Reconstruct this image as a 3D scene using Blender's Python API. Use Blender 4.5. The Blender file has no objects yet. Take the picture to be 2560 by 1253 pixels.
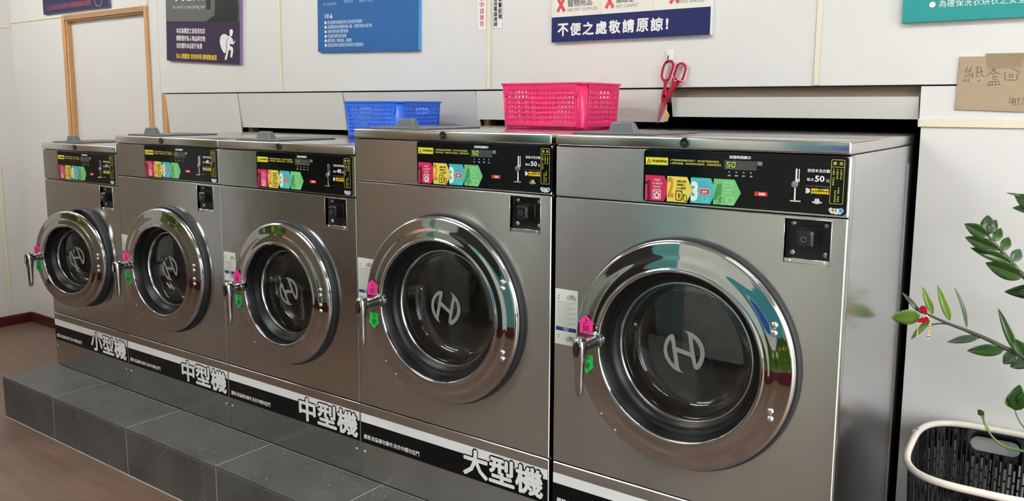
import bpy, bmesh, math, random
from mathutils import Vector, Matrix, geometry
R = math.radians
random.seed(7)
SC = bpy.context.scene
COL = SC.collection

# ------------------------------------------------------------------ camera, world, light, exposure
cam_d = bpy.data.cameras.new('camera')
cam = bpy.data.objects.new('camera', cam_d)
COL.objects.link(cam)
SC.camera = cam
YAW, PITCH, ROLL, FPX = -0.6271460636, 0.1332088698, 0.0040956675, 2084.183
CAM = Vector((4.15241256, -1.91092153, 1.27049024))
fw = Vector((math.sin(YAW) * math.cos(PITCH), math.cos(YAW) * math.cos(PITCH), -math.sin(PITCH)))
r0 = Vector((math.cos(YAW), -math.sin(YAW), 0))
u0 = r0.cross(fw)
rt = r0 * math.cos(ROLL) + u0 * math.sin(ROLL)
up = -r0 * math.sin(ROLL) + u0 * math.cos(ROLL)
cam.matrix_world = Matrix(((rt.x, up.x, -fw.x, CAM.x), (rt.y, up.y, -fw.y, CAM.y), (rt.z, up.z, -fw.z, CAM.z), (0, 0, 0, 1)))
cam_d.sensor_fit = 'HORIZONTAL'
cam_d.sensor_width = 36
cam_d.lens = FPX / 2560 * 36
cam_d.shift_y = -80 / 2560
cam_d.clip_start = 0.02

world = bpy.data.worlds.new('daylight')
SC.world = world
world.use_nodes = True
wn, wl = world.node_tree.nodes, world.node_tree.links
wb = wn['Background']
wt = wn.new('ShaderNodeTexCoord'); ws = wn.new('ShaderNodeSeparateXYZ'); wr = wn.new('ShaderNodeValToRGB')
wl.new(wt.outputs['Generated'], ws.inputs[0]); wl.new(ws.outputs['Z'], wr.inputs['Fac'])
wr.color_ramp.elements[0].position = 0.0; wr.color_ramp.elements[0].color = (0.22, 0.21, 0.20, 1)      # street
wr.color_ramp.elements[1].position = 0.25; wr.color_ramp.elements[1].color = (0.97, 0.985, 1.0, 1)      # overcast sky
wl.new(wr.outputs['Color'], wb.inputs['Color'])
wb.inputs['Strength'].default_value = 4.6
TUBE_POWER = 36.0

SC.view_settings.view_transform = 'Standard'
SC.view_settings.look = 'None'
SC.view_settings.gamma = 1
SC.view_settings.use_curve_mapping = False
SC.view_settings.exposure = 0.95
SC.cycles.use_denoising = True
SC.cycles.max_bounces = 10
SC.cycles.transparent_max_bounces = 12
SC.cycles.caustics_reflective = False
SC.cycles.caustics_refractive = False

def portal(name, loc, rot, sx, sy):
    l = bpy.data.lights.new(name, 'AREA')
    l.shape = 'RECTANGLE'; l.size = sx; l.size_y = sy
    l.cycles.is_portal = True
    o = bpy.data.objects.new(name, l); COL.objects.link(o)
    o.location = loc; o.rotation_euler = rot
RX = 6.0          # the open shopfront, to the right of the camera
FY = -2.45         # the wall across the room
CZ = 2.75
FZ = -0.198
portal('shopfront_portal', (RX, -1.12, 1.11), (0, R(90), 0), 2.6, 2.65)

# ------------------------------------------------------------------ materials
def srgb(r, g, b):
    f = lambda c: (c / 255 / 12.92) if c / 255 <= 0.04045 else ((c / 255 + 0.055) / 1.055) ** 2.4
    return (f(r), f(g), f(b), 1)

MATS = {}
def mat(name, col, rough=0.5, metal=0.0, spec=0.5, emit=None, es=1.0, coat=0.0, bump=None, vary=None):
    """plain principled material; vary=(scale, amount, stretch) mottles the colour, bump=(scale, strength, stretch)"""
    if name in MATS: return MATS[name]
    m = bpy.data.materials.new(name); m.use_nodes = True
    nt = m.node_tree; b = nt.nodes['Principled BSDF']
    b.inputs['Base Color'].default_value = col
    b.inputs['Roughness'].default_value = rough
    b.inputs['Metallic'].default_value = metal
    b.inputs['Specular IOR Level'].default_value = spec
    b.inputs['Coat Weight'].default_value = coat
    b.inputs['Coat Roughness'].default_value = 0.05
    if emit:
        b.inputs['Emission Color'].default_value = emit
        b.inputs['Emission Strength'].default_value = es
    if bump or vary:
        tc = nt.nodes.new('ShaderNodeTexCoord')
        def noise(scale, stretch, detail=4):
            mp = nt.nodes.new('ShaderNodeMapping'); mp.inputs['Scale'].default_value = stretch
            nt.links.new(tc.outputs['Object'], mp.inputs['Vector'])
            n = nt.nodes.new('ShaderNodeTexNoise'); n.inputs['Scale'].default_value = scale; n.inputs['Detail'].default_value = detail
            nt.links.new(mp.outputs['Vector'], n.inputs['Vector'])
            return n
        if vary:
            n = noise(vary[0], vary[2])
            mx = nt.nodes.new('ShaderNodeMix'); mx.data_type = 'RGBA'
            mx.inputs['A'].default_value = tuple(c * (1 - vary[1]) for c in col[:3]) + (1,)
            mx.inputs['B'].default_value = tuple(min(1, c * (1 + vary[1])) for c in col[:3]) + (1,)
            nt.links.new(n.outputs['Fac'], mx.inputs['Factor'])
            nt.links.new(mx.outputs['Result'], b.inputs['Base Color'])
        if bump:
            n = noise(bump[0], bump[2], 1.5)
            bp = nt.nodes.new('ShaderNodeBump'); bp.inputs['Strength'].default_value = bump[1]; bp.inputs['Distance'].default_value = 0.01
            nt.links.new(n.outputs['Fac'], bp.inputs['Height'])
            nt.links.new(bp.outputs['Normal'], b.inputs['Normal'])
    MATS[name] = m
    return m

WHITE = mat('wall_white', srgb(226, 226, 223), 0.32, vary=(0.9, 0.02, (1, 1, 1)))
WHITE2 = mat('hatch_white', srgb(222, 222, 218), 0.35, vary=(1.3, 0.02, (1, 1, 1)))
CREAM = mat('cream_batten', srgb(233, 228, 204), 0.4, vary=(6, 0.04, (1, 1, 1)))
MAROON = mat('maroon_baseboard', srgb(84, 24, 34), 0.35)
WOOD = mat('wood_trim', srgb(198, 152, 100), 0.45, vary=(14, 0.16, (5, 5, 0.35)))
WOODX = mat('wood_trim_across', srgb(168, 130, 88), 0.45, vary=(14, 0.16, (0.35, 5, 5)))
BEAM = mat('old_beam', srgb(122, 108, 92), 0.6, vary=(9, 0.25, (0.5, 6, 6)))
CORE = mat('torn_board_core', srgb(232, 208, 142), 0.8, vary=(40, 0.12, (1, 1, 1)))
CAVITY = mat('cavity_shade', srgb(22, 21, 20), 0.9)  # near-black colour stands in for the shade of the unlit space
STEEL = mat('brushed_steel', (0.57, 0.575, 0.56, 1), 0.26, 1.0, bump=(2.2, 0.08, (1.2, 1, 0.6)), vary=(4.0, 0.12, (1.6, 1, 0.5)))
def brush(m, amount):
    nt = m.node_tree; t = nt.nodes.new('ShaderNodeTangent'); t.direction_type = 'RADIAL'; t.axis = 'Z'
    b = nt.nodes['Principled BSDF']; b.inputs['Anisotropic'].default_value = amount; b.inputs['Anisotropic Rotation'].default_value = 0.25
    nt.links.new(t.outputs['Tangent'], b.inputs['Tangent'])
brush(STEEL, 0.9)
STEEL2 = mat('warped_polished_steel', (0.52, 0.54, 0.54, 1), 0.17, 1.0, bump=(3.4, 0.2, (1.2, 1, 0.75)), vary=(3.0, 0.06, (1, 1, 1)))
brush(STEEL2, 0.6)
LIDSTEEL = mat('lid_steel', (0.6, 0.59, 0.57, 1), 0.2, 1.0, bump=(3.0, 0.06, (1, 1, 1)))
SIDE = mat('side_galvanised', (0.66, 0.66, 0.68, 1), 0.2, 1.0, vary=(1.8, 0.05, (1, 1, 0.4)), bump=(2.0, 0.05, (1, 1, 0.5)))
BODY = mat('body_dark', srgb(40, 40, 42), 0.5, 0.5)
CHROME = mat('chrome', (0.5, 0.5, 0.495, 1), 0.035, 1.0)
CHROME2 = mat('chrome_bright', (0.86, 0.86, 0.86, 1), 0.08, 1.0)
DRUMRIM = mat('drum_rim', (0.5, 0.5, 0.49, 1), 0.16, 1.0)
BLACK = mat('black_gloss', srgb(7, 9, 11), 0.08, 0, 0.22)
RUBBER = mat('black_rubber', srgb(11, 12, 14), 0.35, 0, 0.3)
GASKET = mat('grey_door_frame', srgb(50, 52, 54), 0.5, 0, 0.3)
KNOB = mat('black_plastic', srgb(22, 22, 24), 0.28)
PLATE = mat('black_plate', srgb(10, 11, 12), 0.4)
BOLT = mat('bolt_grey', (0.42, 0.42, 0.42, 1), 0.35, 0.9)
GREYP = mat('grey_plastic', srgb(100, 106, 108), 0.42)
EMBLEM = mat('emblem_grey', srgb(128, 130, 128), 0.5)
PWHITE = mat('print_white', srgb(238, 240, 240), 0.35)
PBLACK = mat('print_black', srgb(14, 14, 15), 0.35, 0, 0.18)
PYEL = mat('print_yellow', srgb(232, 226, 60), 0.4)
PYEL2 = mat('print_pale_yellow', srgb(206, 200, 92), 0.4)
GOLDTX = mat('print_gold', srgb(240, 206, 40), 0.4)
PRED = mat('print_red', srgb(196, 36, 48), 0.35)
PCRIM = mat('print_crimson', srgb(192, 36, 84), 0.35)
PCRIMD = mat('print_dark_crimson', srgb(104, 12, 42), 0.35)
PAMB = mat('print_amber', srgb(226, 208, 84), 0.35)
PORA = mat('print_orange', srgb(196, 134, 48), 0.35)
PTEAL = mat('print_teal', srgb(70, 184, 184), 0.35)
PGRN = mat('print_green', srgb(110, 192, 118), 0.35)
PGRND = mat('print_dark_green', srgb(62, 146, 78), 0.35)
PGRNL = mat('print_light_green', srgb(178, 232, 178), 0.35)
PGREY = mat('print_grey', srgb(120, 122, 122), 0.4)
PBLUE = mat('print_light_blue', srgb(132, 172, 226), 0.4)
PPINK = mat('print_pale_pink', srgb(226, 196, 220), 0.4)
LCD = mat('display_window', srgb(62, 66, 68), 0.25)
LCDG = mat('display_ghost_digits', srgb(80, 84, 85), 0.3)
DIGIT = mat('display_digits', (0.02, 0.05, 0.0, 1), 0.4, emit=(0.45, 1.0, 0.03, 1), es=1.0)
DIGITY = mat('display_digits_amber', (0.05, 0.05, 0.0, 1), 0.4, emit=(0.45, 0.5, 0.03, 1), es=0.55)
DIGITOFF = mat('display_digits_dim', (0.05, 0.04, 0.02, 1), 0.4, emit=(0.4, 0.3, 0.06, 1), es=0.25)
STK_P = mat('pink_sticker', srgb(236, 56, 146), 0.5)
STK_G = mat('green_sticker', srgb(34, 182, 82), 0.5)
LABELW = mat('label_paper', srgb(226, 230, 222), 0.5)
NAVY = mat('navy_print', srgb(30, 60, 128), 0.4)
S_PURP = mat('sign_purple', srgb(56, 42, 68), 0.4, 0, 0.18)
S_PURP_LIT = mat('sign_purple_lit_edge', srgb(150, 120, 180), 0.4, 0, 0.18)  # light falling on the sign's side is put into this paler purple
S_GREY = mat('sign_grey_photo', srgb(96, 100, 97), 0.4, 0, 0.18, vary=(5, 0.1, (1, 1, 4)))
S_FIG = mat('sign_dark_figure', srgb(36, 40, 39), 0.4, 0, 0.18)
S_BLUE = mat('sign_blue', srgb(46, 98, 156), 0.4, 0, 0.18)
S_NAVY = mat('sign_navy', srgb(30, 38, 90), 0.4, 0, 0.18)
S_NAVY2 = mat('sign_dark_navy', srgb(42, 46, 78), 0.4, 0, 0.18)
S_WHITE = mat('sign_white', srgb(232, 230, 220), 0.4)
S_TEAL = mat('sign_teal', srgb(54, 150, 148), 0.4, 0, 0.18)
S_REDT = mat('sign_red_text', srgb(168, 62, 96), 0.5)
S_X = mat('sign_red_cross', srgb(202, 66, 66), 0.4)
PINKP = mat('pink_basket_plastic', srgb(238, 46, 112), 0.28)
BLUEP = mat('blue_basket_plastic', srgb(48, 110, 232), 0.3)
SCIS = mat('scissor_red', srgb(172, 20, 46), 0.3)
BLADE = mat('scissor_blade_reflect', (0.62, 0.42, 0.46, 1), 0.25, 1.0)  # reddish tint paints a reflection into the blade metal
RIBP = mat('pink_ribbon', srgb(236, 140, 156), 0.45)
CARD = mat('cardboard', srgb(170, 152, 126), 0.8, vary=(26, 0.14, (0.3, 1, 7)))
TAPE = mat('brown_tape', srgb(152, 135, 106), 0.3)
INK = mat('ink', srgb(40, 34, 30), 0.7)
HAMP = mat('hamper_black', srgb(13, 13, 15), 0.5, 0, 0.3)
RIMW = mat('hamper_rim', srgb(228, 220, 208), 0.35)
LEAFL = mat('leaf_light', srgb(104, 140, 46), 0.3, vary=(14, 0.18, (1, 1, 1)))
LEAFD = mat('leaf_dark', srgb(42, 76, 24), 0.24, vary=(14, 0.22, (1, 1, 1)))
LEAFG = mat('leaf_grey_green', srgb(62, 84, 58), 0.28, vary=(14, 0.18, (1, 1, 1)))
STEM = mat('stem', srgb(72, 78, 58), 0.45, vary=(10, 0.2, (1, 1, 1)))
SHOOT = mat('shoot_green', srgb(96, 124, 66), 0.4)
RIBR = mat('red_ribbon', srgb(176, 16, 36), 0.3)
BEAD = mat('gold_bead', (0.9, 0.68, 0.3, 1), 0.2, 1.0)
POT = mat('pot_white', srgb(214, 212, 206), 0.4)
SOIL = mat('soil', srgb(52, 40, 32), 0.9, vary=(60, 0.3, (1, 1, 1)))
LAMPW = mat('lamp_housing', srgb(230, 230, 230), 0.4)
TUBE = mat('lamp_tube', (1, 1, 1, 1), 0.5, emit=(1.0, 0.985, 0.96, 1), es=TUBE_POWER)

def nodes_of(name):
    m = bpy.data.materials.new(name); m.use_nodes = True
    return m, m.node_tree, m.node_tree.nodes, m.node_tree.links, m.node_tree.nodes['Principled BSDF']

def glass_mat():
    m, nt, N, L, b = nodes_of('door_glass')
    N.remove(b)
    tr = N.new('ShaderNodeBsdfTransparent'); tr.inputs['Color'].default_value = (0.82, 0.85, 0.84, 1)
    gl = N.new('ShaderNodeBsdfGlossy'); gl.inputs['Roughness'].default_value = 0.02
    gl.inputs['Color'].default_value = (1, 1, 1, 1)
    lw = N.new('ShaderNodeLayerWeight'); lw.inputs['Blend'].default_value = 0.5
    pw = N.new('ShaderNodeMath'); pw.operation = 'POWER'; pw.inputs[1].default_value = 4.0; L.new(lw.outputs['Facing'], pw.inputs[0])
    fr = N.new('ShaderNodeMath'); fr.operation = 'MULTIPLY_ADD'; fr.inputs[1].default_value = 0.8; fr.inputs[2].default_value = 0.06; L.new(pw.outputs[0], fr.inputs[0])
    mx = N.new('ShaderNodeMixShader')
    L.new(fr.outputs[0], mx.inputs['Fac']); L.new(tr.outputs['BSDF'], mx.inputs[1]); L.new(gl.outputs['BSDF'], mx.inputs[2])
    L.new(mx.outputs['Shader'], N['Material Output'].inputs['Surface'])
    return m
GLASS = glass_mat()

def drum_mat():
    """steel with staggered round perforations, laid out along the UV map in metres"""
    m, nt, N, L, b = nodes_of('perforated_steel')
    uv = N.new('ShaderNodeUVMap'); uv.uv_map = 'UVMap'
    sx = N.new('ShaderNodeSeparateXYZ'); L.new(uv.outputs['UV'], sx.inputs[0])
    a = N.new('ShaderNodeMath'); a.operation = 'MULTIPLY_ADD'; a.inputs[1].default_value = 0.57735
    L.new(sx.outputs['Y'], a.inputs[0]); L.new(sx.outputs['X'], a.inputs[2])
    c = N.new('ShaderNodeMath'); c.operation = 'MULTIPLY'; c.inputs[1].default_value = 1.1547
    L.new(sx.outputs['Y'], c.inputs[0])
    cell = 1 / 0.0085
    def fr(src):
        q = N.new('ShaderNodeMath'); q.operation = 'MULTIPLY'; q.inputs[1].default_value = cell; L.new(src, q.inputs[0])
        f = N.new('ShaderNodeMath'); f.operation = 'FRACT'; L.new(q.outputs[0], f.inputs[0])
        s = N.new('ShaderNodeMath'); s.operation = 'SUBTRACT'; s.inputs[1].default_value = 0.5; L.new(f.outputs[0], s.inputs[0])
        return s
    fx, fy = fr(a.outputs[0]), fr(c.outputs[0])
    # undo the shear inside the cell for round holes
    ux = N.new('ShaderNodeMath'); ux.operation = 'MULTIPLY_ADD'; ux.inputs[1].default_value = -0.5
    L.new(fy.outputs[0], ux.inputs[0]); L.new(fx.outputs[0], ux.inputs[2])
    uy = N.new('ShaderNodeMath'); uy.operation = 'MULTIPLY'; uy.inputs[1].default_value = 0.866; L.new(fy.outputs[0], uy.inputs[0])
    cb = N.new('ShaderNodeCombineXYZ'); L.new(ux.outputs[0], cb.inputs[0]); L.new(uy.outputs[0], cb.inputs[1])
    ln = N.new('ShaderNodeVectorMath'); ln.operation = 'LENGTH'; L.new(cb.outputs[0], ln.inputs[0])
    lt = N.new('ShaderNodeMath'); lt.operation = 'LESS_THAN'; lt.inputs[1].default_value = 0.33; L.new(ln.outputs['Value'], lt.inputs[0])
    mx = N.new('ShaderNodeMix'); mx.data_type = 'RGBA'
    mx.inputs['A'].default_value = (0.42, 0.40, 0.37, 1); mx.inputs['B'].default_value = (0.012, 0.012, 0.012, 1)
    L.new(lt.outputs[0], mx.inputs['Factor']); L.new(mx.outputs['Result'], b.inputs['Base Color'])
    im = N.new('ShaderNodeMath'); im.operation = 'SUBTRACT'; im.inputs[0].default_value = 0.8; L.new(lt.outputs[0], im.inputs[1])
    L.new(im.outputs[0], b.inputs['Metallic'])
    b.inputs['Roughness'].default_value = 0.42
    return m
DRUM = drum_mat()

def floor_mat():
    m, nt, N, L, b = nodes_of('brown_vinyl_floor')
    tc = N.new('ShaderNodeTexCoord')
    def noise(stretch, scale, detail, rough=0.6):
        mp = N.new('ShaderNodeMapping'); mp.inputs['Scale'].default_value = stretch
        L.new(tc.outputs['Object'], mp.inputs['Vector'])
        n = N.new('ShaderNodeTexNoise'); n.inputs['Scale'].default_value = scale; n.inputs['Detail'].default_value = detail; n.inputs['Roughness'].default_value = rough
        L.new(mp.outputs['Vector'], n.inputs['Vector']); return n
    n1 = noise((1.0, 9.0, 1), 3.0, 6); n2 = noise((1, 1, 1), 2.2, 5)
    ad = N.new('ShaderNodeMath'); ad.operation = 'MULTIPLY_ADD'; ad.inputs[1].default_value = 0.5
    L.new(n2.outputs['Fac'], ad.inputs[0]); 
    h = N.new('ShaderNodeMath'); h.operation = 'MULTIPLY'; h.inputs[1].default_value = 0.5; L.new(n1.outputs['Fac'], h.inputs[0])
    L.new(h.outputs[0], ad.inputs[2])
    cr = N.new('ShaderNodeValToRGB')
    cr.color_ramp.elements[0].position = 0.3; cr.color_ramp.elements[0].color = srgb(84, 66, 55)
    cr.color_ramp.elements[1].position = 0.7; cr.color_ramp.elements[1].color = srgb(128, 103, 88)
    L.new(ad.outputs[0], cr.inputs['Fac']); L.new(cr.outputs['Color'], b.inputs['Base Color'])
    b.inputs['Roughness'].default_value = 0.38
    bp = N.new('ShaderNodeBump'); bp.inputs['Strength'].default_value = 0.15; bp.inputs['Distance'].default_value = 0.004
    L.new(n1.outputs['Fac'], bp.inputs['Height']); L.new(bp.outputs['Normal'], b.inputs['Normal'])
    return m
FLOOR = floor_mat()

def slate_mat():
    m, nt, N, L, b = nodes_of('dark_slate_tile')
    tc = N.new('ShaderNodeTexCoord')
    n = N.new('ShaderNodeTexNoise'); n.inputs['Scale'].default_value = 5; n.inputs['Detail'].default_value = 8; n.inputs['Roughness'].default_value = 0.65
    L.new(tc.outputs['Object'], n.inputs['Vector'])
    cr = N.new('ShaderNodeValToRGB')
    cr.color_ramp.elements[0].position = 0.3; cr.color_ramp.elements[0].color = srgb(66, 67, 66)
    cr.color_ramp.elements[1].position = 0.72; cr.color_ramp.elements[1].color = srgb(92, 93, 91)
    L.new(n.outputs['Fac'], cr.inputs['Fac'])
    # thin pale veins
    v = N.new('ShaderNodeTexVoronoi'); v.feature = 'DISTANCE_TO_EDGE'; v.inputs['Scale'].default_value = 2.6
    dn = N.new('ShaderNodeTexNoise'); dn.inputs['Scale'].default_value = 4; dn.inputs['Detail'].default_value = 5
    L.new(tc.outputs['Object'], dn.inputs['Vector'])
    mv = N.new('ShaderNodeMix'); mv.data_type = 'VECTOR'; mv.inputs['Factor'].default_value = 0.25
    L.new(tc.outputs['Object'], mv.inputs['A']); L.new(dn.outputs['Color'], mv.inputs['B'])
    L.new(mv.outputs['Result'], v.inputs['Vector'])
    ve = N.new('ShaderNodeMath'); ve.operation = 'LESS_THAN'; ve.inputs[1].default_value = 0.006; L.new(v.outputs['Distance'], ve.inputs[0])
    vg = N.new('ShaderNodeMath'); vg.operation = 'GREATER_THAN'; vg.inputs[1].default_value = 0.54; L.new(dn.outputs['Fac'], vg.inputs[0])
    vm = N.new('ShaderNodeMath'); vm.operation = 'MULTIPLY'; L.new(ve.outputs[0], vm.inputs[0]); L.new(vg.outputs[0], vm.inputs[1])
    vs = N.new('ShaderNodeMath'); vs.operation = 'MULTIPLY'; vs.inputs[1].default_value = 0.2; L.new(vm.outputs[0], vs.inputs[0])
    # lint and dust collecting at the back of the ledge
    sp = N.new('ShaderNodeTexNoise'); sp.inputs['Scale'].default_value = 70; sp.inputs['Detail'].default_value = 3
    L.new(tc.outputs['Object'], sp.inputs['Vector'])
    sg = N.new('ShaderNodeMath'); sg.operation = 'GREATER_THAN'; sg.inputs[1].default_value = 0.70; L.new(sp.outputs['Fac'], sg.inputs[0])
    sp2 = N.new('ShaderNodeMath'); sp2.operation = 'MULTIPLY'; sp2.inputs[1].default_value = 0.5; L.new(sg.outputs[0], sp2.inputs[0])
    mx1 = N.new('ShaderNodeMix'); mx1.data_type = 'RGBA'; mx1.inputs['B'].default_value = srgb(150, 150, 148)
    L.new(vs.outputs[0], mx1.inputs['Factor']); L.new(cr.outputs['Color'], mx1.inputs['A'])
    mx2 = N.new('ShaderNodeMix'); mx2.data_type = 'RGBA'; mx2.inputs['B'].default_value = srgb(190, 190, 188)
    L.new(sp2.outputs[0], mx2.inputs['Factor']); L.new(mx1.outputs['Result'], mx2.inputs['A'])
    L.new(mx2.outputs['Result'], b.inputs['Base Color'])
    b.inputs['Roughness'].default_value = 0.5
    return m
SLATE = slate_mat()
GROUT = mat('grout', srgb(176, 172, 162), 0.8)

def reflected_print_mat():
    """the wall across the room: colour blocks and a meadow with daisies, added for the metal to reflect"""
    m, nt, N, L, b = nodes_of('added_reflection_boards')
    tc = N.new('ShaderNodeTexCoord'); sp = N.new('ShaderNodeSeparateXYZ'); L.new(tc.outputs['Object'], sp.inputs[0])
    col = [None]
    rgb = N.new('ShaderNodeRGB'); rgb.outputs[0].default_value = srgb(150, 146, 140); col[0] = rgb.outputs[0]
    def rng(src, lo, hi):
        a = N.new('ShaderNodeMath'); a.operation = 'GREATER_THAN'; a.inputs[1].default_value = lo; L.new(src, a.inputs[0])
        c = N.new('ShaderNodeMath'); c.operation = 'LESS_THAN'; c.inputs[1].default_value = hi; L.new(src, c.inputs[0])
        p = N.new('ShaderNodeMath'); p.operation = 'MULTIPLY'; L.new(a.outputs[0], p.inputs[0]); L.new(c.outputs[0], p.inputs[1]); return p.outputs[0]
    def mul(a, c):
        p = N.new('ShaderNodeMath'); p.operation = 'MULTIPLY'; L.new(a, p.inputs[0]); L.new(c, p.inputs[1]); return p.outputs[0]
    def over(mask, colour):
        mx = N.new('ShaderNodeMix'); mx.data_type = 'RGBA'; L.new(mask, mx.inputs['Factor']); L.new(col[0], mx.inputs['A'])
        if isinstance(colour, tuple): mx.inputs['B'].default_value = colour
        else: L.new(colour, mx.inputs['B'])
        col[0] = mx.outputs['Result']
    def box(x0, x1, z0, z1): return mul(rng(sp.outputs['X'], x0, x1), rng(sp.outputs['Z'], z0, z1))
    over(box(-3, 7, -1, 2.05), srgb(126, 116, 104))
    over(box(-3, 7, -1, -0.05), srgb(84, 24, 34))
    over(box(-0.9, 0.55, 0.2, 2.2), srgb(140, 128, 112))
    over(box(0.55, 1.25, -0.05, 2.3), srgb(176, 190, 178))     # pale block, added for a light reflection in the steel
    over(box(0.72, 0.82, 0.15, 2.3), srgb(96, 150, 146))
    over(box(1.25, 1.95, -1, 2.3), srgb(46, 40, 34))          # dark block, added to darken part of the reflection
    over(box(1.95, 2.3, -0.05, 2.3), srgb(96, 164, 164))      # teal block, added for a teal streak in the steel
    over(box(2.3, 3.15, -0.12, 2.3), srgb(232, 238, 228))    # white block, added to brighten the right washer's reflection
    over(box(3.15, 3.5, 0.2, 2.2), srgb(70, 150, 160))
    over(box(3.5, 5.9, 0.3, 2.2), srgb(190, 198, 194))
    over(box(3.55, 4.15, 0.55, 1.5), srgb(34, 84, 168))
    over(box(4.15, 4.4, 0.55, 1.1), srgb(96, 140, 50))
    over(box(-0.55, 0.5, 1.45, 2.2), srgb(226, 168, 150))
    over(box(0.0, 0.06, 1.45, 2.2), srgb(225, 222, 214))
    # meadow strip
    n = N.new('ShaderNodeTexNoise'); n.inputs['Scale'].default_value = 3; n.inputs['Detail'].default_value = 6; L.new(tc.outputs['Object'], n.inputs['Vector'])
    cr = N.new('ShaderNodeValToRGB'); cr.color_ramp.elements[0].position = 0.35; cr.color_ramp.elements[0].color = srgb(22, 46, 14)
    cr.color_ramp.elements[1].position = 0.68; cr.color_ramp.elements[1].color = srgb(96, 136, 40); L.new(n.outputs['Fac'], cr.inputs['Fac'])
    meadow = box(3.15, 5.9, -0.04, 0.3)
    over(meadow, cr.outputs['Color'])
    m2 = box(-1.75, -0.6, 0.75, 1.75)
    over(m2, cr.outputs['Color'])
    mm = N.new('ShaderNodeMath'); mm.operation = 'MAXIMUM'; L.new(meadow, mm.inputs[0]); L.new(m2, mm.inputs[1]); meadow = mm.outputs[0]
    v = N.new('ShaderNodeTexVoronoi'); v.inputs['Scale'].default_value = 6.5; v.inputs['Randomness'].default_value = 0.9
    L.new(tc.outputs['Object'], v.inputs['Vector'])
    def lt(t):
        q = N.new('ShaderNodeMath'); q.operation = 'LESS_THAN'; q.inputs[1].default_value = t; L.new(v.outputs['Distance'], q.inputs[0]); return mul(q.outputs[0], meadow)
    cc = N.new('ShaderNodeValToRGB'); cc.color_ramp.interpolation = 'CONSTANT'
    cc.color_ramp.elements[0].color = srgb(236, 236, 230); cc.color_ramp.elements[1].position = 0.55; cc.color_ramp.elements[1].color = srgb(206, 178, 40)
    sc = N.new('ShaderNodeSeparateColor'); L.new(v.outputs['Color'], sc.inputs[0]); L.new(sc.outputs[0], cc.inputs['Fac'])
    over(lt(0.34), cc.outputs['Color'])
    over(lt(0.11), srgb(196, 140, 24))
    L.new(col[0], b.inputs['Base Color'])
    b.inputs['Roughness'].default_value = 0.4
    return m
REFLECTED_PRINT = reflected_print_mat()  # unseen wall print, added to give steel and chrome something to reflect

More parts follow.
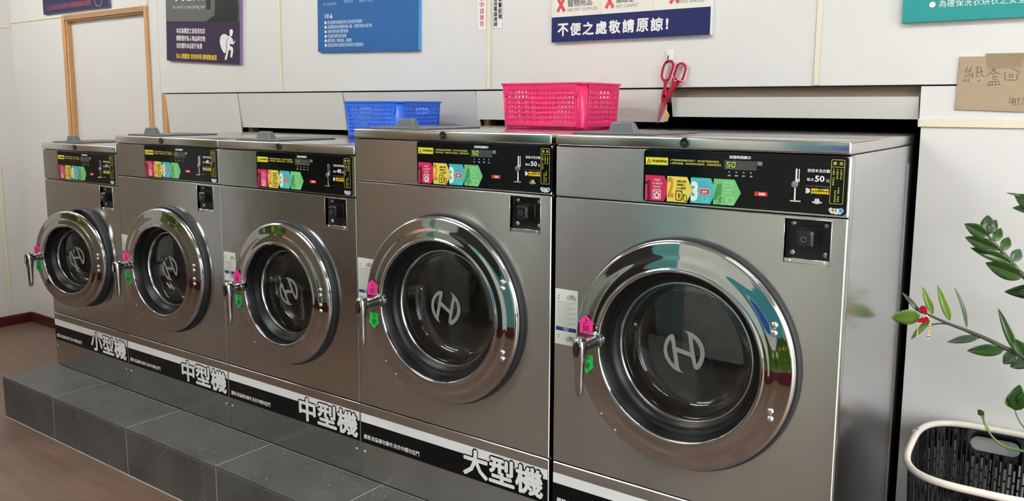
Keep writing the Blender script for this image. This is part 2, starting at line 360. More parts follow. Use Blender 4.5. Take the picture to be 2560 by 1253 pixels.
# ------------------------------------------------------------------ geometry helpers
ORG = {}
class MB:
    """collects shapes in world metres, then links them as one mesh object"""
    def __init__(self): self.v, self.f, self.m, self.s, self.mats, self.uv = [], [], [], [], [], {}
    def mi(self, m):
        if m not in self.mats: self.mats.append(m)
        return self.mats.index(m)
    def add(self, vs, fs, m, smooth=False, uvs=None):
        o = len(self.v); self.v += [tuple(x) for x in vs]; k = self.mi(m)
        for i, f in enumerate(fs):
            if uvs: self.uv[len(self.f)] = [uvs[j] for j in f]
            self.f.append([o + j for j in f]); self.m.append(k); self.s.append(smooth)
        return self
    def box(self, x0, x1, y0, y1, z0, z1, m, bev=0.0, seg=2):
        bm = bmesh.new(); bmesh.ops.create_cube(bm, size=1)
        for v in bm.verts: v.co = Vector(((x0 + x1) / 2 + v.co.x * (x1 - x0), (y0 + y1) / 2 + v.co.y * (y1 - y0), (z0 + z1) / 2 + v.co.z * (z1 - z0)))
        if bev > 0: bmesh.ops.bevel(bm, geom=bm.edges[:], offset=bev, segments=seg, profile=0.5, affect='EDGES')
        bm.verts.index_update()
        self.add([v.co[:] for v in bm.verts], [[v.index for v in f.verts] for f in bm.faces], m, bev > 0)
        bm.free(); return self
    def lathe(self, cx, cz, prof, m, n=64, smooth=True, closed=False, a0=0, a1=2 * math.pi):
        """profile of (radius, y) turned about the line through (cx, cz) along y"""
        full = abs(a1 - a0 - 2 * math.pi) < 1e-6
        k = len(prof); vs = []; N = n if full else n + 1
        for i in range(N):
            a = a0 + (a1 - a0) * i / n
            for r, y in prof: vs.append((cx + r * math.cos(a), y, cz + r * math.sin(a)))
        fs = []
        for i in range(n):
            j = (i + 1) % N if full else i + 1
            for q in range(k if closed else k - 1):
                p = (q + 1) % k
                fs.append([i * k + q, i * k + p, j * k + p, j * k + q])
        return self.add(vs, fs, m, smooth)
    def prism(self, conts, y0, y1, m, bev=0.0, msides=None, back=True):
        """outline(s) in x-z (first outer, then holes) from the front y0 back to y1"""
        flat = [p for c in conts for p in c]
        def inset(c, d):
            out = []
            n = len(c); A = sum(c[i][0] * c[(i + 1) % n][1] - c[(i + 1) % n][0] * c[i][1] for i in range(n)); s = 1 if A > 0 else -1
            for i in range(n):
                a, b, e = Vector(c[i - 1]), Vector(c[i]), Vector(c[(i + 1) % n])
                d1, d2 = (b - a), (e - b)
                if d1.length < 1e-9 or d2.length < 1e-9: out.append(tuple(b)); continue
                d1.normalize(); d2.normalize()
                n1, n2 = Vector((-d1.y, d1.x)) * s, Vector((-d2.y, d2.x)) * s
                h = (n1 + n2); h = h / max(h.length_squared / 2, 0.3)
                out.append(tuple(b + h * d))
            return out
        front = [inset(conts[0], bev)] + list(conts[1:]) if bev else conts
        ff = [p for c in front for p in c]
        tri = geometry.tessellate_polygon([[Vector((p[0], p[1], 0)) for p in c] for c in front])
        self.add([(p[0], y0, p[1]) for p in ff], [list(t) for t in tri], m)
        if y1 == y0: return self
        if back: self.add([(p[0], y1, p[1]) for p in flat], [list(t) for t in tri], msides or m)
        for ci, c in enumerate(conts):
            n = len(c)
            if bev and ci == 0:
                f = front[0]
                vs = [(p[0], y0, p[1]) for p in f] + [(p[0], y0 + bev, p[1]) for p in c] + [(p[0], y1, p[1]) for p in c]
                fs = [[i, (i + 1) % n, n + (i + 1) % n, n + i] for i in range(n)] + [[n + i, n + (i + 1) % n, 2 * n + (i + 1) % n, 2 * n + i] for i in range(n)]
            else:
                vs = [(p[0], y0, p[1]) for p in c] + [(p[0], y1, p[1]) for p in c]
                fs = [[i, (i + 1) % n, n + (i + 1) % n, n + i] for i in range(n)]
            self.add(vs, fs, msides or m)
        return self
    def tube(self, pts, r, m, n=8, closed=False, caps=True):
        pts = [Vector(p) for p in pts]; k = len(pts); vs = []
        rr = r if isinstance(r, (list, tuple)) else [r] * k
        ref = None
        for i, p in enumerate(pts):
            a = pts[(i - 1) % k] if (closed or i > 0) else p
            b = pts[(i + 1) % k] if (closed or i < k - 1) else p
            t = (b - a).normalized()
            if ref is None: ref = Vector((0, 0, 1)) if abs(t.z) < 0.9 else Vector((1, 0, 0))
            s = t.cross(ref).normalized(); ref = s.cross(t).normalized()
            for j in range(n):
                w = 2 * math.pi * j / n
                vs.append(p + (s * math.cos(w) + ref * math.sin(w)) * rr[i])
        fs = []
        for i in range(k if closed else k - 1):
            i2 = (i + 1) % k
            for j in range(n): fs.append([i * n + j, i * n + (j + 1) % n, i2 * n + (j + 1) % n, i2 * n + j])
        if caps and not closed: fs += [list(range(n))[::-1], [(k - 1) * n + j for j in range(n)]]
        return self.add(vs, fs, m, True)
    def ball(self, c, r, m, sc=(1, 1, 1), n=12):
        bm = bmesh.new(); bmesh.ops.create_uvsphere(bm, u_segments=n, v_segments=max(6, n // 2), radius=r)
        bm.verts.index_update()
        self.add([(c[0] + v.co.x * sc[0], c[1] + v.co.y * sc[1], c[2] + v.co.z * sc[2]) for v in bm.verts], [[v.index for v in f.verts] for f in bm.faces], m, True)
        bm.free(); return self
    def text(self, s, x0, x1, z0, z1, y, m, bold=0.0, keep=False, rot=0.0):
        """lettering stretched to the box x0..x1, z0..z1 on the plane y"""
        vs, fs, (bx0, bx1, by0, by1) = glyphs(s, bold)
        sx = (x1 - x0) / (bx1 - bx0); sz = (z1 - z0) / (by1 - by0)
        if keep: sx = sz = min(sx, sz)
        out = [(x0 + (vx - bx0) * sx, y - .00003 * ly, z0 + (vy - by0) * sz) for vx, vy, ly in vs]
        if rot:
            cx, cz = (x0 + x1) / 2, (z0 + z1) / 2; c, q = math.cos(rot), math.sin(rot)
            out = [(cx + (a - cx) * c - (e - cz) * q, b, cz + (a - cx) * q + (e - cz) * c) for a, b, e in out]
        return self.add(out, fs, m)
    def rot_xz(self, cx, cz, a):
        c, q = math.cos(a), math.sin(a)
        self.v = [(cx + (x - cx) * c - (z - cz) * q, y, cz + (x - cx) * q + (z - cz) * c) for x, y, z in self.v]
        return self
    def build(self, name, parent=None, org=None, weld=False):
        me = bpy.data.meshes.new(name)
        O = Vector(org) if org is not None else (ORG[parent] if parent else Vector((0, 0, 0)))
        me.from_pydata([Vector(v) - O for v in self.v], [], self.f)
        for m in self.mats: me.materials.append(m)
        me.polygons.foreach_set('material_index', self.m)
        me.polygons.foreach_set('use_smooth', self.s)
        if self.uv:
            ul = me.uv_layers.new(name='UVMap')
            for p in me.polygons:
                if p.index in self.uv:
                    for li, q in zip(p.loop_indices, self.uv[p.index]): ul.data[li].uv = q
        me.validate(); me.update()
        if weld:
            bm = bmesh.new(); bm.from_mesh(me); bmesh.ops.remove_doubles(bm, verts=bm.verts[:], dist=1e-5)
            bmesh.ops.recalc_face_normals(bm, faces=bm.faces[:]); bm.to_mesh(me); bm.free()
        if any(self.s):
            try: me.set_sharp_from_angle(angle=R(38))
            except Exception: pass
        o = bpy.data.objects.new(name, me); COL.objects.link(o)
        if parent:
            o.parent = parent; o.location = O - ORG[parent]
        else: o.location = O
        ORG[o] = O
        return o

GLY = {}
def glyphs(s, bold):
    k = (s, bold)
    if k in GLY: return GLY[k]
    cu = bpy.data.curves.new('lettering', 'FONT'); cu.body = s; cu.resolution_u = 2
    o = bpy.data.objects.new('lettering', cu); COL.objects.link(o)
    bpy.context.view_layer.update()
    dg = bpy.context.evaluated_depsgraph_get(); e = o.evaluated_get(dg); me = e.to_mesh()
    vs = [(v.co.x, v.co.y, 0) for v in me.vertices]; fs = [list(p.vertices) for p in me.polygons]
    e.to_mesh_clear(); bpy.data.objects.remove(o); bpy.data.curves.remove(cu)
    if bold:
        n = len(vs); d = bold * .7; base_v, base_f = vs, fs
        sh = [(0, 0), (bold, 0), (-bold, 0), (0, bold), (0, -bold)] if bold < .03 else [(0, 0), (bold, 0), (-bold, 0), (0, bold), (0, -bold), (d, d), (-d, d), (d, -d), (-d, -d)]
        if bold < .02: sh = [(-bold, 0), (bold, 0), (0, bold * .8)]
        vs, fs = [], []
        for i, (dx, dy) in enumerate(sh):
            vs += [(x + dx, y + dy, i) for x, y, _ in base_v]; fs += [[j + i * n for j in f] for f in base_f]
    bb = (min(v[0] for v in vs), max(v[0] for v in vs), min(v[1] for v in vs), max(v[1] for v in vs))
    GLY[k] = (vs, fs, bb); return GLY[k]

def rrect(x0, x1, z0, z1, r, n=5):
    out = []
    for cx, cz, a in ((x1 - r, z0 + r, -90), (x1 - r, z1 - r, 0), (x0 + r, z1 - r, 90), (x0 + r, z0 + r, 180)):
        for i in range(n + 1):
            w = R(a + 90 * i / n); out.append((cx + r * math.cos(w), cz + r * math.sin(w)))
    return out
def circ(cx, cz, r, n=48): return [(cx + r * math.cos(2 * math.pi * i / n), cz + r * math.sin(2 * math.pi * i / n)) for i in range(n)]
def rect(x0, x1, z0, z1): return [(x0, z0), (x1, z0), (x1, z1), (x0, z1)]

def cloop(pts, k2=4):
    p = [Vector((a, c)) for a, c in pts]; n = len(p); out = []
    for i in range(n):
        p0, p1, p2, p3 = p[i - 1], p[i], p[(i + 1) % n], p[(i + 2) % n]
        for j in range(k2):
            t = j / k2
            out.append(.5 * ((2 * p1) + (-p0 + p2) * t + (2 * p0 - 5 * p1 + 4 * p2 - p3) * t * t + (-p0 + 3 * p1 - 3 * p2 + p3) * t ** 3))
    return out

def tag(o, label, cat, group=None):
    o['label'] = label; o['category'] = cat
    if group: o['group'] = group
    return o
def thing(name, loc, label, cat, group=None):
    o = bpy.data.objects.new(name, None); COL.objects.link(o); o.location = loc; o.empty_display_size = 0.1
    ORG[o] = Vector(loc); return tag(o, label, cat, group)
def struct(mb, name):
    o = mb.build(name); o['kind'] = 'structure'; return o

# ------------------------------------------------------------------ the room
WY = 0.675        # face of the wall behind the washers
XL = -1.78        # left wall
b = MB(); b.box(XL - 0.1, RX + 3, FY - 0.1, 1.9, FZ - 0.1, FZ, FLOOR); struct(b, 'floor')
b = MB(); b.box(XL - 0.1, RX, FY - 0.1, 1.9, CZ, CZ + 0.1, mat('ceiling_white', srgb(222, 222, 220), 0.7)); struct(b, 'ceiling')
b = MB(); b.box(XL - 0.1, XL, FY - 0.1, 1.9, FZ, CZ, WHITE); struct(b, 'wall_left')
b = MB(); b.box(XL, RX, FY - 0.1, FY, FZ, CZ, REFLECTED_PRINT); struct(b, 'wall_front')
b = MB()
T = 0.022
for x0, x1, z0, z1 in ((XL, -1.06, FZ, 1.7985), (XL, -1.292, 1.8015, CZ), (-1.289, -0.19, 1.8015, CZ), (-0.19, -0.0795, FZ, CZ),
                       (-0.0765, 2.167, 1.3365, CZ), (2.169, 3.403, 1.3365, CZ), (3.4055, RX, 1.3365, CZ),
                       (3.692, RX, 1.23, 1.3325), (3.698, RX, FZ, 1.2285), (-1.06, -0.19, 1.775, 1.8)):
    b.box(x0, x1, WY, WY + T, z0, z1, WHITE, 0.0008, 1)
b.box(-1.08, -0.17, WY + 0.026, WY + 0.04, FZ, 1.8, WHITE)       # set-back panel inside the wooden frame
struct(b, 'wall_back')
b = MB()
b.box(-0.3, RX, 1.75, 1.8, FZ, CZ, CAVITY); b.box(-0.32, -0.3, 0.76, 1.8, FZ, CZ, CAVITY); b.box(-0.3, RX, WY + 0.13, 1.8, 1.6, 1.62, CAVITY)
b.box(4.4, 4.42, 0.72, 1.8, FZ, CZ, CAVITY)
struct(b, 'wall_rear')
b = MB(); b.box(RX - 0.02, RX + 0.1, FY, 0.7, 2.42, CZ, WHITE); b.box(RX - 0.02, RX + 0.1, 0.2, 1.9, FZ, CZ, WHITE); struct(b, 'wall_right')

# baseboards
b = MB(); b.box(XL, -0.0795, WY - 0.012, WY, FZ, -0.132, MAROON, 0.002); struct(b, 'baseboard_back')
b = MB(); b.box(XL, XL + 0.012, FY, WY - 0.012, FZ, -0.132, MAROON, 0.002); struct(b, 'baseboard_left')
# cream battens
k = 0
def trim(x0, x1, y0, y1, z0, z1, m=CREAM):
    global k
    k += 1
    q = MB(); q.box(x0, x1, y0, y1, z0, z1, m, 0.0015, 1); return struct(q, 'trim_%d' % k)
TH = 0.006
trim(0.9265, 0.9435, WY - TH, WY, 1.3365, CZ)
trim(2.159, 2.178, WY - TH, WY, 1.3365, CZ)
trim(3.3955, 3.413, WY - TH, WY, 1.338, CZ)
trim(-0.172, -0.158, WY - TH, WY, 1.812, CZ)
trim(3.69, RX, WY - TH, WY, 1.219, 1.2415)
trim(XL + TH, -1.095, WY - TH, WY, 1.797, 1.815)
trim(XL, XL + TH, FY, WY - TH, 1.768, 1.786)
trim(XL, XL + TH, 0.525, 0.548, -0.132, 1.768)
# wooden frame of the closed doorway: face strip and deep reveal
b = MB()
b.box(-1.092, -1.06, WY - 0.012, WY + 0.02, FZ, 1.806, WOOD, 0.002, 1)
b.box(-1.06, -1.045, WY - 0.004, WY + 0.026, FZ, 1.776, WOOD, 0.002, 1)
b.box(-0.192, -0.162, WY - 0.012, WY + 0.026, FZ, 1.806, WOOD, 0.002, 1)
b.box(-1.06, -0.192, WY - 0.012, WY + 0.02, 1.776, 1.806, WOODX, 0.002, 1)
b.box(-1.045, -0.192, WY - 0.004, WY + 0.026, 1.768, 1.776, WOODX, 0.002, 1)
o = b.build('door_frame'); o['kind'] = 'structure'; o.name = 'door_1'

# unseen pale door added on the left wall for contrast in the steel's reflections
b = MB(); dw = mat('added_door_timber', srgb(158, 142, 124), 0.4, vary=(10, 0.15, (5, 5, 0.4)))
b.box(XL, XL + .03, -1.75, -0.75, FZ, 1.92, dw, .004, 1)
for z0, z1 in ((0.0, .75), (.85, 1.75)): b.box(XL + .03, XL + .036, -1.62, -.88, z0, z1, dw, .004, 1)
struct(b, 'added_door')

# timber in the opening behind the washers
b = MB()
b.box(-0.0765, -0.045, WY + 0.002, WY + 0.1, FZ, 1.336, WOOD, 0.002, 1)
for x in (0.59, 1.343, 2.096): b.box(x - 0.006, x + 0.03, WY + 0.062, WY + 0.1, FZ, 1.336, WOOD, 0.002, 1)
b.box(2.9, 3.695, WY + 0.028, WY + 0.065, 1.285, 1.3355, BEAM, 0.002, 1)
b.box(-0.045, 2.9, WY + 0.05, WY + 0.061, 1.3, 1.336, BEAM, 0.002, 1)
o = struct(b, 'trim_%d' % (k + 1))

# hatch panels over the opening, hinged at the top and leaning in
HATCHES = [(-0.07, 0.588, 1.331, 1.102, 0.002, 0.022, 'white hatch panel above the leftmost small washer, beside the wooden frame'),
           (0.593, 1.341, 1.331, 1.164, 0.002, 0.024, 'white hatch panel behind the third washer, left of the blue basket'),
           (1.346, 2.095, 1.331, 1.166, 0.002, 0.046, 'white hatch panel directly behind the blue basket'),
           (2.100, 2.902, 1.331, 1.221, 0.002, 0.012, 'white hatch panel behind the pink basket, torn at its right end'),
           (2.928, 3.686, 1.304, 1.240, 0.010, 0.024, 'long low hatch panel behind the largest right washer, sagging below a beam')]
for x0, x1, zt, zb, yt, yb, lab in HATCHES:
    q = MB(); t = 0.008
    mm = WHITE2
    vs = []
    for x in (x0, x1):
        vs += [(x, WY + yt, zt), (x, WY + yb, zb), (x, WY + yb + t, zb), (x, WY + yt + t, zt)]
    q.add(vs, [[0, 1, 5, 4], [1, 2, 6, 5], [2, 3, 7, 6], [3, 0, 4, 7], [0, 3, 2, 1], [4, 5, 6, 7]], mm)
    if 'torn' in lab:
        zz = [1.327, 1.312, 1.295, 1.279, 1.262, 1.244, 1.2235]; wx = [0.003, 0.006, 0.004, 0.009, 0.007, 0.017, 0.010]
        n = len(zz); f = lambda z: WY + yt + (yb - yt) * (zt - z) / (zt - zb)
        vs = [(x1, f(z) + 0.001, z) for z in zz] + [(x1 + w, f(z) + 0.003, z) for z, w in zip(zz, wx)]
        vs += [(v[0], v[1] + 0.006, v[2]) for v in vs]
        fs = [[i, i + 1, n + i + 1, n + i] for i in range(n - 1)] + [[2 * n + i, 2 * n + i + 1, 3 * n + i + 1, 3 * n + i] for i in range(n - 1)]
        fs += [[n + i, n + i + 1, 3 * n + i + 1, 3 * n + i] for i in range(n - 1)]
        q.add(vs, fs, CORE)
    o = q.build('hatch_panel', org=((x0 + x1) / 2, WY, zt)); tag(o, lab, 'panel', 'hatch panels behind the washers')

# tiled ledge the washers stand on
b = MB()
PX = [-0.0205, 0.4564, 1.0518, 1.6453, 2.2284, 2.82, 3.41, 3.69]
PY = -0.2427
b.box(-0.018, 3.688, PY + 0.0004, 1.0, FZ, -0.0004, GROUT)
for i in range(len(PX) - 1):
    g = 0.0016
    b.box(PX[i] + (g if i else 0), PX[i + 1] - g, PY, PY + 0.003 + 0.006, FZ, -0.011, SLATE, 0.001, 1)
    b.box(PX[i] + (g if i else 0), PX[i + 1] - g, PY - 0.001, 0.0, -0.010, 0.0, SLATE, 0.001, 1)
    b.box(PX[i] + (g if i else 0), PX[i + 1] - g, 0.002, 1.0, -0.010, 0.0, SLATE)
b.box(-0.0215, -0.018, PY, 1.0, FZ, -0.002, SLATE)
b.box(-0.024, 3.69, PY - .005, PY + .0004, FZ, FZ + .004, GROUT, .0015, 1)
o = b.build('ledge'); tag(o, 'low dark slate-tiled ledge running under the whole row of washers', 'ledge')

b = MB(); rl = random.Random(3)
for i in range(190):
    x = rl.uniform(0.35, 2.7); y = -.003 - abs(rl.gauss(0, .03)); 
    if rl.random() < .25: y = rl.uniform(-.23, -.005)
    r = rl.choice((.0007, .0009, .0012, .0016, .0026)) * rl.uniform(.7, 1.2); a = rl.uniform(0, 6.28)
    pts = [(x + r * rl.uniform(.6, 1.3) * math.cos(a + t), y + r * rl.uniform(.6, 1.3) * math.sin(a + t), .0002) for t in (0, 1.3, 2.5, 3.8, 5.0)]
    b.add(pts + [(x, y, .0004 + r * .5)], [[j, (j + 1) % 5, 5] for j in range(5)], mat('lint_white', srgb(196, 196, 194), 0.9))
o = b.build('lint'); tag(o, 'white lint specks and dust scattered on the ledge along the foot of the washers', 'lint'); o['kind'] = 'stuff'

# ------------------------------------------------------------------ washers
EMB_OUT = [(440,315),(480,335),(500,380),(520,500),(530,578),(820,680),(800,560),(780,430),(762,325),(720,275),(650,240),(760,258),(860,300),(960,375),(1040,480),(1090,600),(1105,720),(1085,850),(1040,960),(990,1025),(950,1030),(905,1005),(880,950),(860,850),(835,775),(555,682),(570,760),(590,880),(605,985),(640,1060),(718,1108),(600,1085),(500,1030),(400,930),(320,800),(283,660),(290,540),(320,440),(370,355)]
EMB_H1 = [(428,425),(445,530),(480,720),(518,950),(440,860),(385,770),(355,660),(360,560),(385,480)]
EMB_H2 = [(855,400),(880,560),(910,720),(948,925),(990,850),(1018,740),(1005,610),(960,510),(910,440)]
def emb(pts, cx, cz, rad, rot):
    out = []
    for a, c in pts:
        u = (a - 692) / 412; v = -(c - 675) / 434 + 0.19 * u * 0.8     # undo the slant of the view
        out.append((cx + rad * (u * math.cos(rot) - v * math.sin(rot)), cz + rad * (u * math.sin(rot) + v * math.cos(rot))))
    return out

def bolt(mb, x, y, z, r, m, h=0.5): mb.ball((x, y, z), r, m, (1, h, 1), 12)

def control_panel(root, px, pz, price, dig, digm, big):
    y = -0.0016
    p = MB(); p.prism([rrect(px, px + 0.497, pz, pz + 0.131, 0.009)], y, 0.0, BLACK, 0.0004)
    cp = p.build('control_panel', root, (px, 0, pz))
    y1 = y - 0.0004; y2 = y - 0.0008; y3 = y - 0.0011
    X = lambda a: px + a
    Z = lambda a: pz + a
    def sub(q, n): return q.build(n, cp, ORG[cp])
    # warning sticker with its striped edge
    q = MB()
    q.prism([rect(X(.006), X(.067), Z(.0955), Z(.1105))], y1, y1, PYEL)
    for i in range(12):
        a = X(.005) + i * .0052
        for z0, z1 in ((.1105, .1128), (.0932, .0955)): q.prism([[(a, Z(z0)), (a + .003, Z(z0)), (a + .0045, Z(z1)), (a + .0015, Z(z1))]], y1, y1, PYEL)
    q.prism([[(X(.0085), Z(.0972)), (X(.0215), Z(.0972)), (X(.015), Z(.1098))], [(X(.0105), Z(.0983)), (X(.0195), Z(.0983)), (X(.015), Z(.1073))]], y2, y2, PBLACK)
    q.text('!', X(.0143), X(.0157), Z(.0992), Z(.105), y2, PBLACK, 0.02)
    q.text('WARNING', X(.0228), X(.065), Z(.0992), Z(.1072), y2, PBLACK, 0.025)
    sub(q, 'warning_sticker')
    q = MB()
    for i, s in enumerate(('門鎖燈號熄滅後再開門，強行拉門易造成當機', '洗劑勿過量，建議使用本店提供，洗滌效果更佳')):
        zz = Z(.1046 - .0076 * i)
        q.prism([[(X(.0735), zz + .0008), (X(.0755), zz + .0026), (X(.0735), zz + .0044)]], y1, y1, PWHITE)
        q.text(s, X(.077), X(.2 + .006 * i), zz, zz + .0055, y1, PYEL2, 0.012)
    sub(q, 'caution_text'); q = MB()
    q.text('洗程時間顯示', X(.225), X(.278), Z(.1165), Z(.1242), y1, PWHITE, 0.02)
    sub(q, 'display_title'); q = MB()
    for i, s in enumerate(('主洗', '清洗', '脫水', '上鎖')):
        a = X(.2262 + .0177 * i)
        q.prism([rect(a - .0016, a + .0016, Z(.0833), Z(.0866)), rect(a - .0011, a + .0011, Z(.0838), Z(.0861))], y1, y1, PWHITE)
        q.text(s, a - .0038, a + .0038, Z(.0748), Z(.0784), y1, PWHITE, 0.015)
    sub(q, 'cycle_labels'); q = MB()
    q.prism([rect(X(.2935), X(.3055), Z(.103), Z(.1125))], y1, y1, PGREY)
    sub(q, 'sensor_window')
    # display
    q = MB()
    q.prism([rect(X(.2135), X(.2925), Z(.0925), Z(.1125))], y1, y1, LCD)
    q.prism([rect(X(.2135), X(.2925), Z(.0918), Z(.0926))], y1 - 0.0001, y1, PGREY)
    def digit(x, ch, m):
        segs = {'0': 'abcdef', '3': 'abgcd', '4': 'fgbc', '5': 'afgcd', '8': 'abcdefg'}[ch]
        w, h, t = .0088, .0125, .0015; z = Z(.0962)
        S = {'a': (0, w, h - t, h), 'd': (0, w, 0, t), 'g': (0, w, h / 2 - t / 2, h / 2 + t / 2), 'f': (0, t, h / 2, h), 'e': (0, t, 0, h / 2), 'b': (w - t, w, h / 2, h), 'c': (w - t, w, 0, h / 2)}
        sk = .12
        for g in segs:
            a0, a1, c0, c1 = S[g]; e = .0003
            q.prism([[(x + a0 + e + c0 * sk, z + c0 + e), (x + a1 - e + c0 * sk, z + c0 + e), (x + a1 - e + c1 * sk, z + c1 - e), (x + a0 + e + c1 * sk, z + c1 - e)]], y2, y2, m)
    for i, ch in enumerate(dig): digit(X(.2185 + .0125 * i), ch, digm)
    for i in range(3): digit(X(.2185 + .0125 * (i + 2.4)), '8', LCDG)
    sub(q, 'display')
    # the four numbered step arrows
    def arrow(x0, xb, xt, z0, z1): return [(X(x0), Z(z0)), (X(xb), Z(z0)), (X(xt), Z((z0 + z1) / 2)), (X(xb), Z(z1)), (X(x0), Z(z1))]
    q = MB(); q.prism([arrow(.006, .058, .0745, .003, .067)], y1, y1, PCRIM)
    q.prism([rect(X(.006), X(.0115), Z(.003), Z(.0495))], y2, y2, mat('print_mid_crimson', srgb(186, 58, 92), 0.35))
    q.prism([[(X(.0125), Z(.003)), (X(.0205), Z(.003)), (X(.0205), Z(.055)), (X(.0145), Z(.055)), (X(.006), Z(.047)), (X(.006), Z(.044)), (X(.0125), Z(.046))]], y2, y2, PCRIMD)
    for i, s in enumerate(('打開機門', '放入適量衣物', '關上機門')): q.text(s, X(.030 - (.004 if i == 1 else 0)), X(.048 + (.005 if i == 1 else 0)), Z(.053 - .0085 * i), Z(.0585 - .0085 * i), y2, PWHITE, 0.0)
    ic = (X(.0275), X(.0495), Z(.0075), Z(.032))
    q.prism([rrect(*ic, .003), rrect(ic[0] + .0016, ic[1] - .0016, ic[2] + .0016, ic[3] - .0016, .002)], y2, y2, PWHITE)
    q.prism([circ(X(.039), Z(.017), .0078, 24), circ(X(.039), Z(.017), .004, 24)], y2, y2, PWHITE)
    q.prism([rect(ic[0] + .002, ic[1] - .002, Z(.0262), Z(.0275))], y2, y2, PWHITE)
    sub(q, 'step_sticker')
    q = MB(); y1b = y1 - 0.00005; q.prism([arrow(.0665, .1195, .135, .0035, .067)], y1b, y1b, PAMB)
    q.text('2', X(.0675), X(.0845), Z(.0145), Z(.0655), y2, PORA, 0.03)
    for i, s in enumerate(('依機示金額', '慢慢投入', '10元硬幣')): q.text(s, X(.092), X(.117), Z(.0525 - .0085 * i), Z(.0585 - .0085 * i), y2, PBLACK, 0.015)
    ic = (X(.090), X(.108), Z(.0075), Z(.0325))
    q.prism([rrect(*ic, .003), rrect(ic[0] + .002, ic[1] - .002, ic[2] + .002, ic[3] - .002, .002)], y2, y2, PBLACK)
    q.prism([rect(X(.0975), X(.0995), Z(.013), Z(.027))], y2, y2, PBLACK)
    q.prism([circ(X(.106), Z(.0195), .0068, 20)], y2 - .0001, y2 - .0001, PBLACK); q.prism([circ(X(.106), Z(.0195), .0055, 20)], y2 - .0002, y2 - .0002, PAMB)
    q.text('10', X(.1025), X(.1095), Z(.0168), Z(.0222), y2 - .0003, PBLACK, 0.01)
    th = [(X(.109), Z(.021)), (X(.114), Z(.0245)), (X(.119), Z(.0215)), (X(.1215), Z(.014)), (X(.1205), Z(.007)), (X(.116), Z(.0055)), (X(.111), Z(.012))]
    c0 = (sum(p[0] for p in th) / 7, sum(p[1] for p in th) / 7)
    q.prism([th, [(c0[0] + (p[0] - c0[0]) * .72, c0[1] + (p[1] - c0[1]) * .78) for p in th]], y2 - .0003, y2 - .0003, PBLACK)
    sub(q, 'step_sticker')
    q = MB(); q.prism([arrow(.129, .181, .1955, .0045, .067)], y1, y1, PTEAL)
    q.text('3', X(.1305), X(.149), Z(.0085), Z(.0585), y2, PWHITE, 0.05)
    for i, s in enumerate(('按下啟動鍵', '開始洗衣')): q.text(s, X(.155), X(.178), Z(.054 - .0085 * i), Z(.060 - .0085 * i), y2, PBLUE, 0.01)
    q.prism([rect(X(.1535), X(.179), Z(.0265), Z(.041))], y2, y2, PWHITE); q.prism([rect(X(.1545), X(.178), Z(.0275), Z(.040))], y2 - .0001, y2 - .0001, PRED)
    q.text('啟動', X(.159), X(.173), Z(.0305), Z(.037), y2 - .0002, PWHITE, 0.015)
    hd = [(X(.1625), Z(.029)), (X(.1655), Z(.029)), (X(.166), Z(.022)), (X(.176), Z(.0195)), (X(.175), Z(.0105)), (X(.165), Z(.009)), (X(.157), Z(.019)), (X(.1625), Z(.0175))]
    c0 = (X(.1675), Z(.0155))
    q.prism([hd, [(c0[0] + (p[0] - c0[0]) * .84, c0[1] + (p[1] - c0[1]) * .84) for p in hd]], y2 - .0003, y2 - .0003, mat('print_pale_teal', srgb(170, 228, 232), 0.4))
    sub(q, 'step_sticker')
    q = MB(); q.prism([arrow(.1885, .2405, .257, .005, .067)], y1b, y1b, PGRN)
    q.prism([[(X(.1885), Z(.021)), (X(.1985), Z(.0555)), (X(.2085), Z(.0555)), (X(.2085), Z(.005)), (X(.199), Z(.005)), (X(.199), Z(.0155)), (X(.1885), Z(.0155))]], y2, y2, PGRND)
    for i, s in enumerate(('運轉結束後', '顯示 門', '先開機門', '再取出衣物')): q.text(s, X(.2125), X(.2355), Z(.056 - .0082 * i), Z(.0612 - .0082 * i), y2, PGRNL, 0.01)
    for cx, cz, rr in ((.2115, .017, .0118), (.2315, .0165, .0105)):
        q.prism([circ(X(cx), Z(cz), rr, 28), circ(X(cx), Z(cz), rr - .0012, 28)], y2 - .0001, y2 - .0001, PGRNL)
    q.prism([circ(X(.2315), Z(.0165), .0075, 24), circ(X(.2315), Z(.0165), .0065, 24)], y2 - .0001, y2 - .0001, PGRNL)
    q.prism([[(X(.2005), Z(.020)), (X(.206), Z(.023)), (X(.211), Z(.024)), (X(.209), Z(.019)), (X(.205), Z(.013)), (X(.203), Z(.018))]], y2 - .0002, y2 - .0002, PGRND)
    sub(q, 'step_sticker')
    q = MB(); q.prism([rrect(X(.290), X(.3205), Z(.032), Z(.042), .0008)], y - .001, y, PRED)
    q.text('啟動', X(.300), X(.316), Z(.0338), Z(.0402), y - .0013, PWHITE, 0.025)
    q.text('L', X(.2925), X(.2945), Z(.0345), Z(.0385), y - .0013, GOLDTX, 0.01)
    sub(q, 'start_button')
    # coin slot: chrome slide with a round knob and a lip
    q = MB()
    q.prism([rrect(X(.383), X(.3875), Z(.066), Z(.1005), .002)], y - .004, y, CHROME2, .001)
    q.prism([rrect(X(.3905), X(.3925), Z(.074), Z(.1), .0009)], y - .003, y, CHROME2, .0006)
    q.prism([[(X(.380), Z(.070)), (X(.393), Z(.070)), (X(.3935), Z(.0775)), (X(.388), Z(.0775))]], y - .003, y, CHROME2, .0005)
    q.prism([rrect(X(.3815), X(.3855), Z(.0285), Z(.064), .001)], y - .003, y, CHROME2, .001)
    q.prism([rrect(X(.3755), X(.4005), Z(.0255), Z(.0292), .0018)], y - .012, y, CHROME2, .001)
    q.lathe(X(.3835), Z(.0645), [(.0082, y), (.0082, y - .004), (.0072, y - .006), (0, y - .0065)], BOLT, 24)
    sub(q, 'coin_slot')
    q = MB()
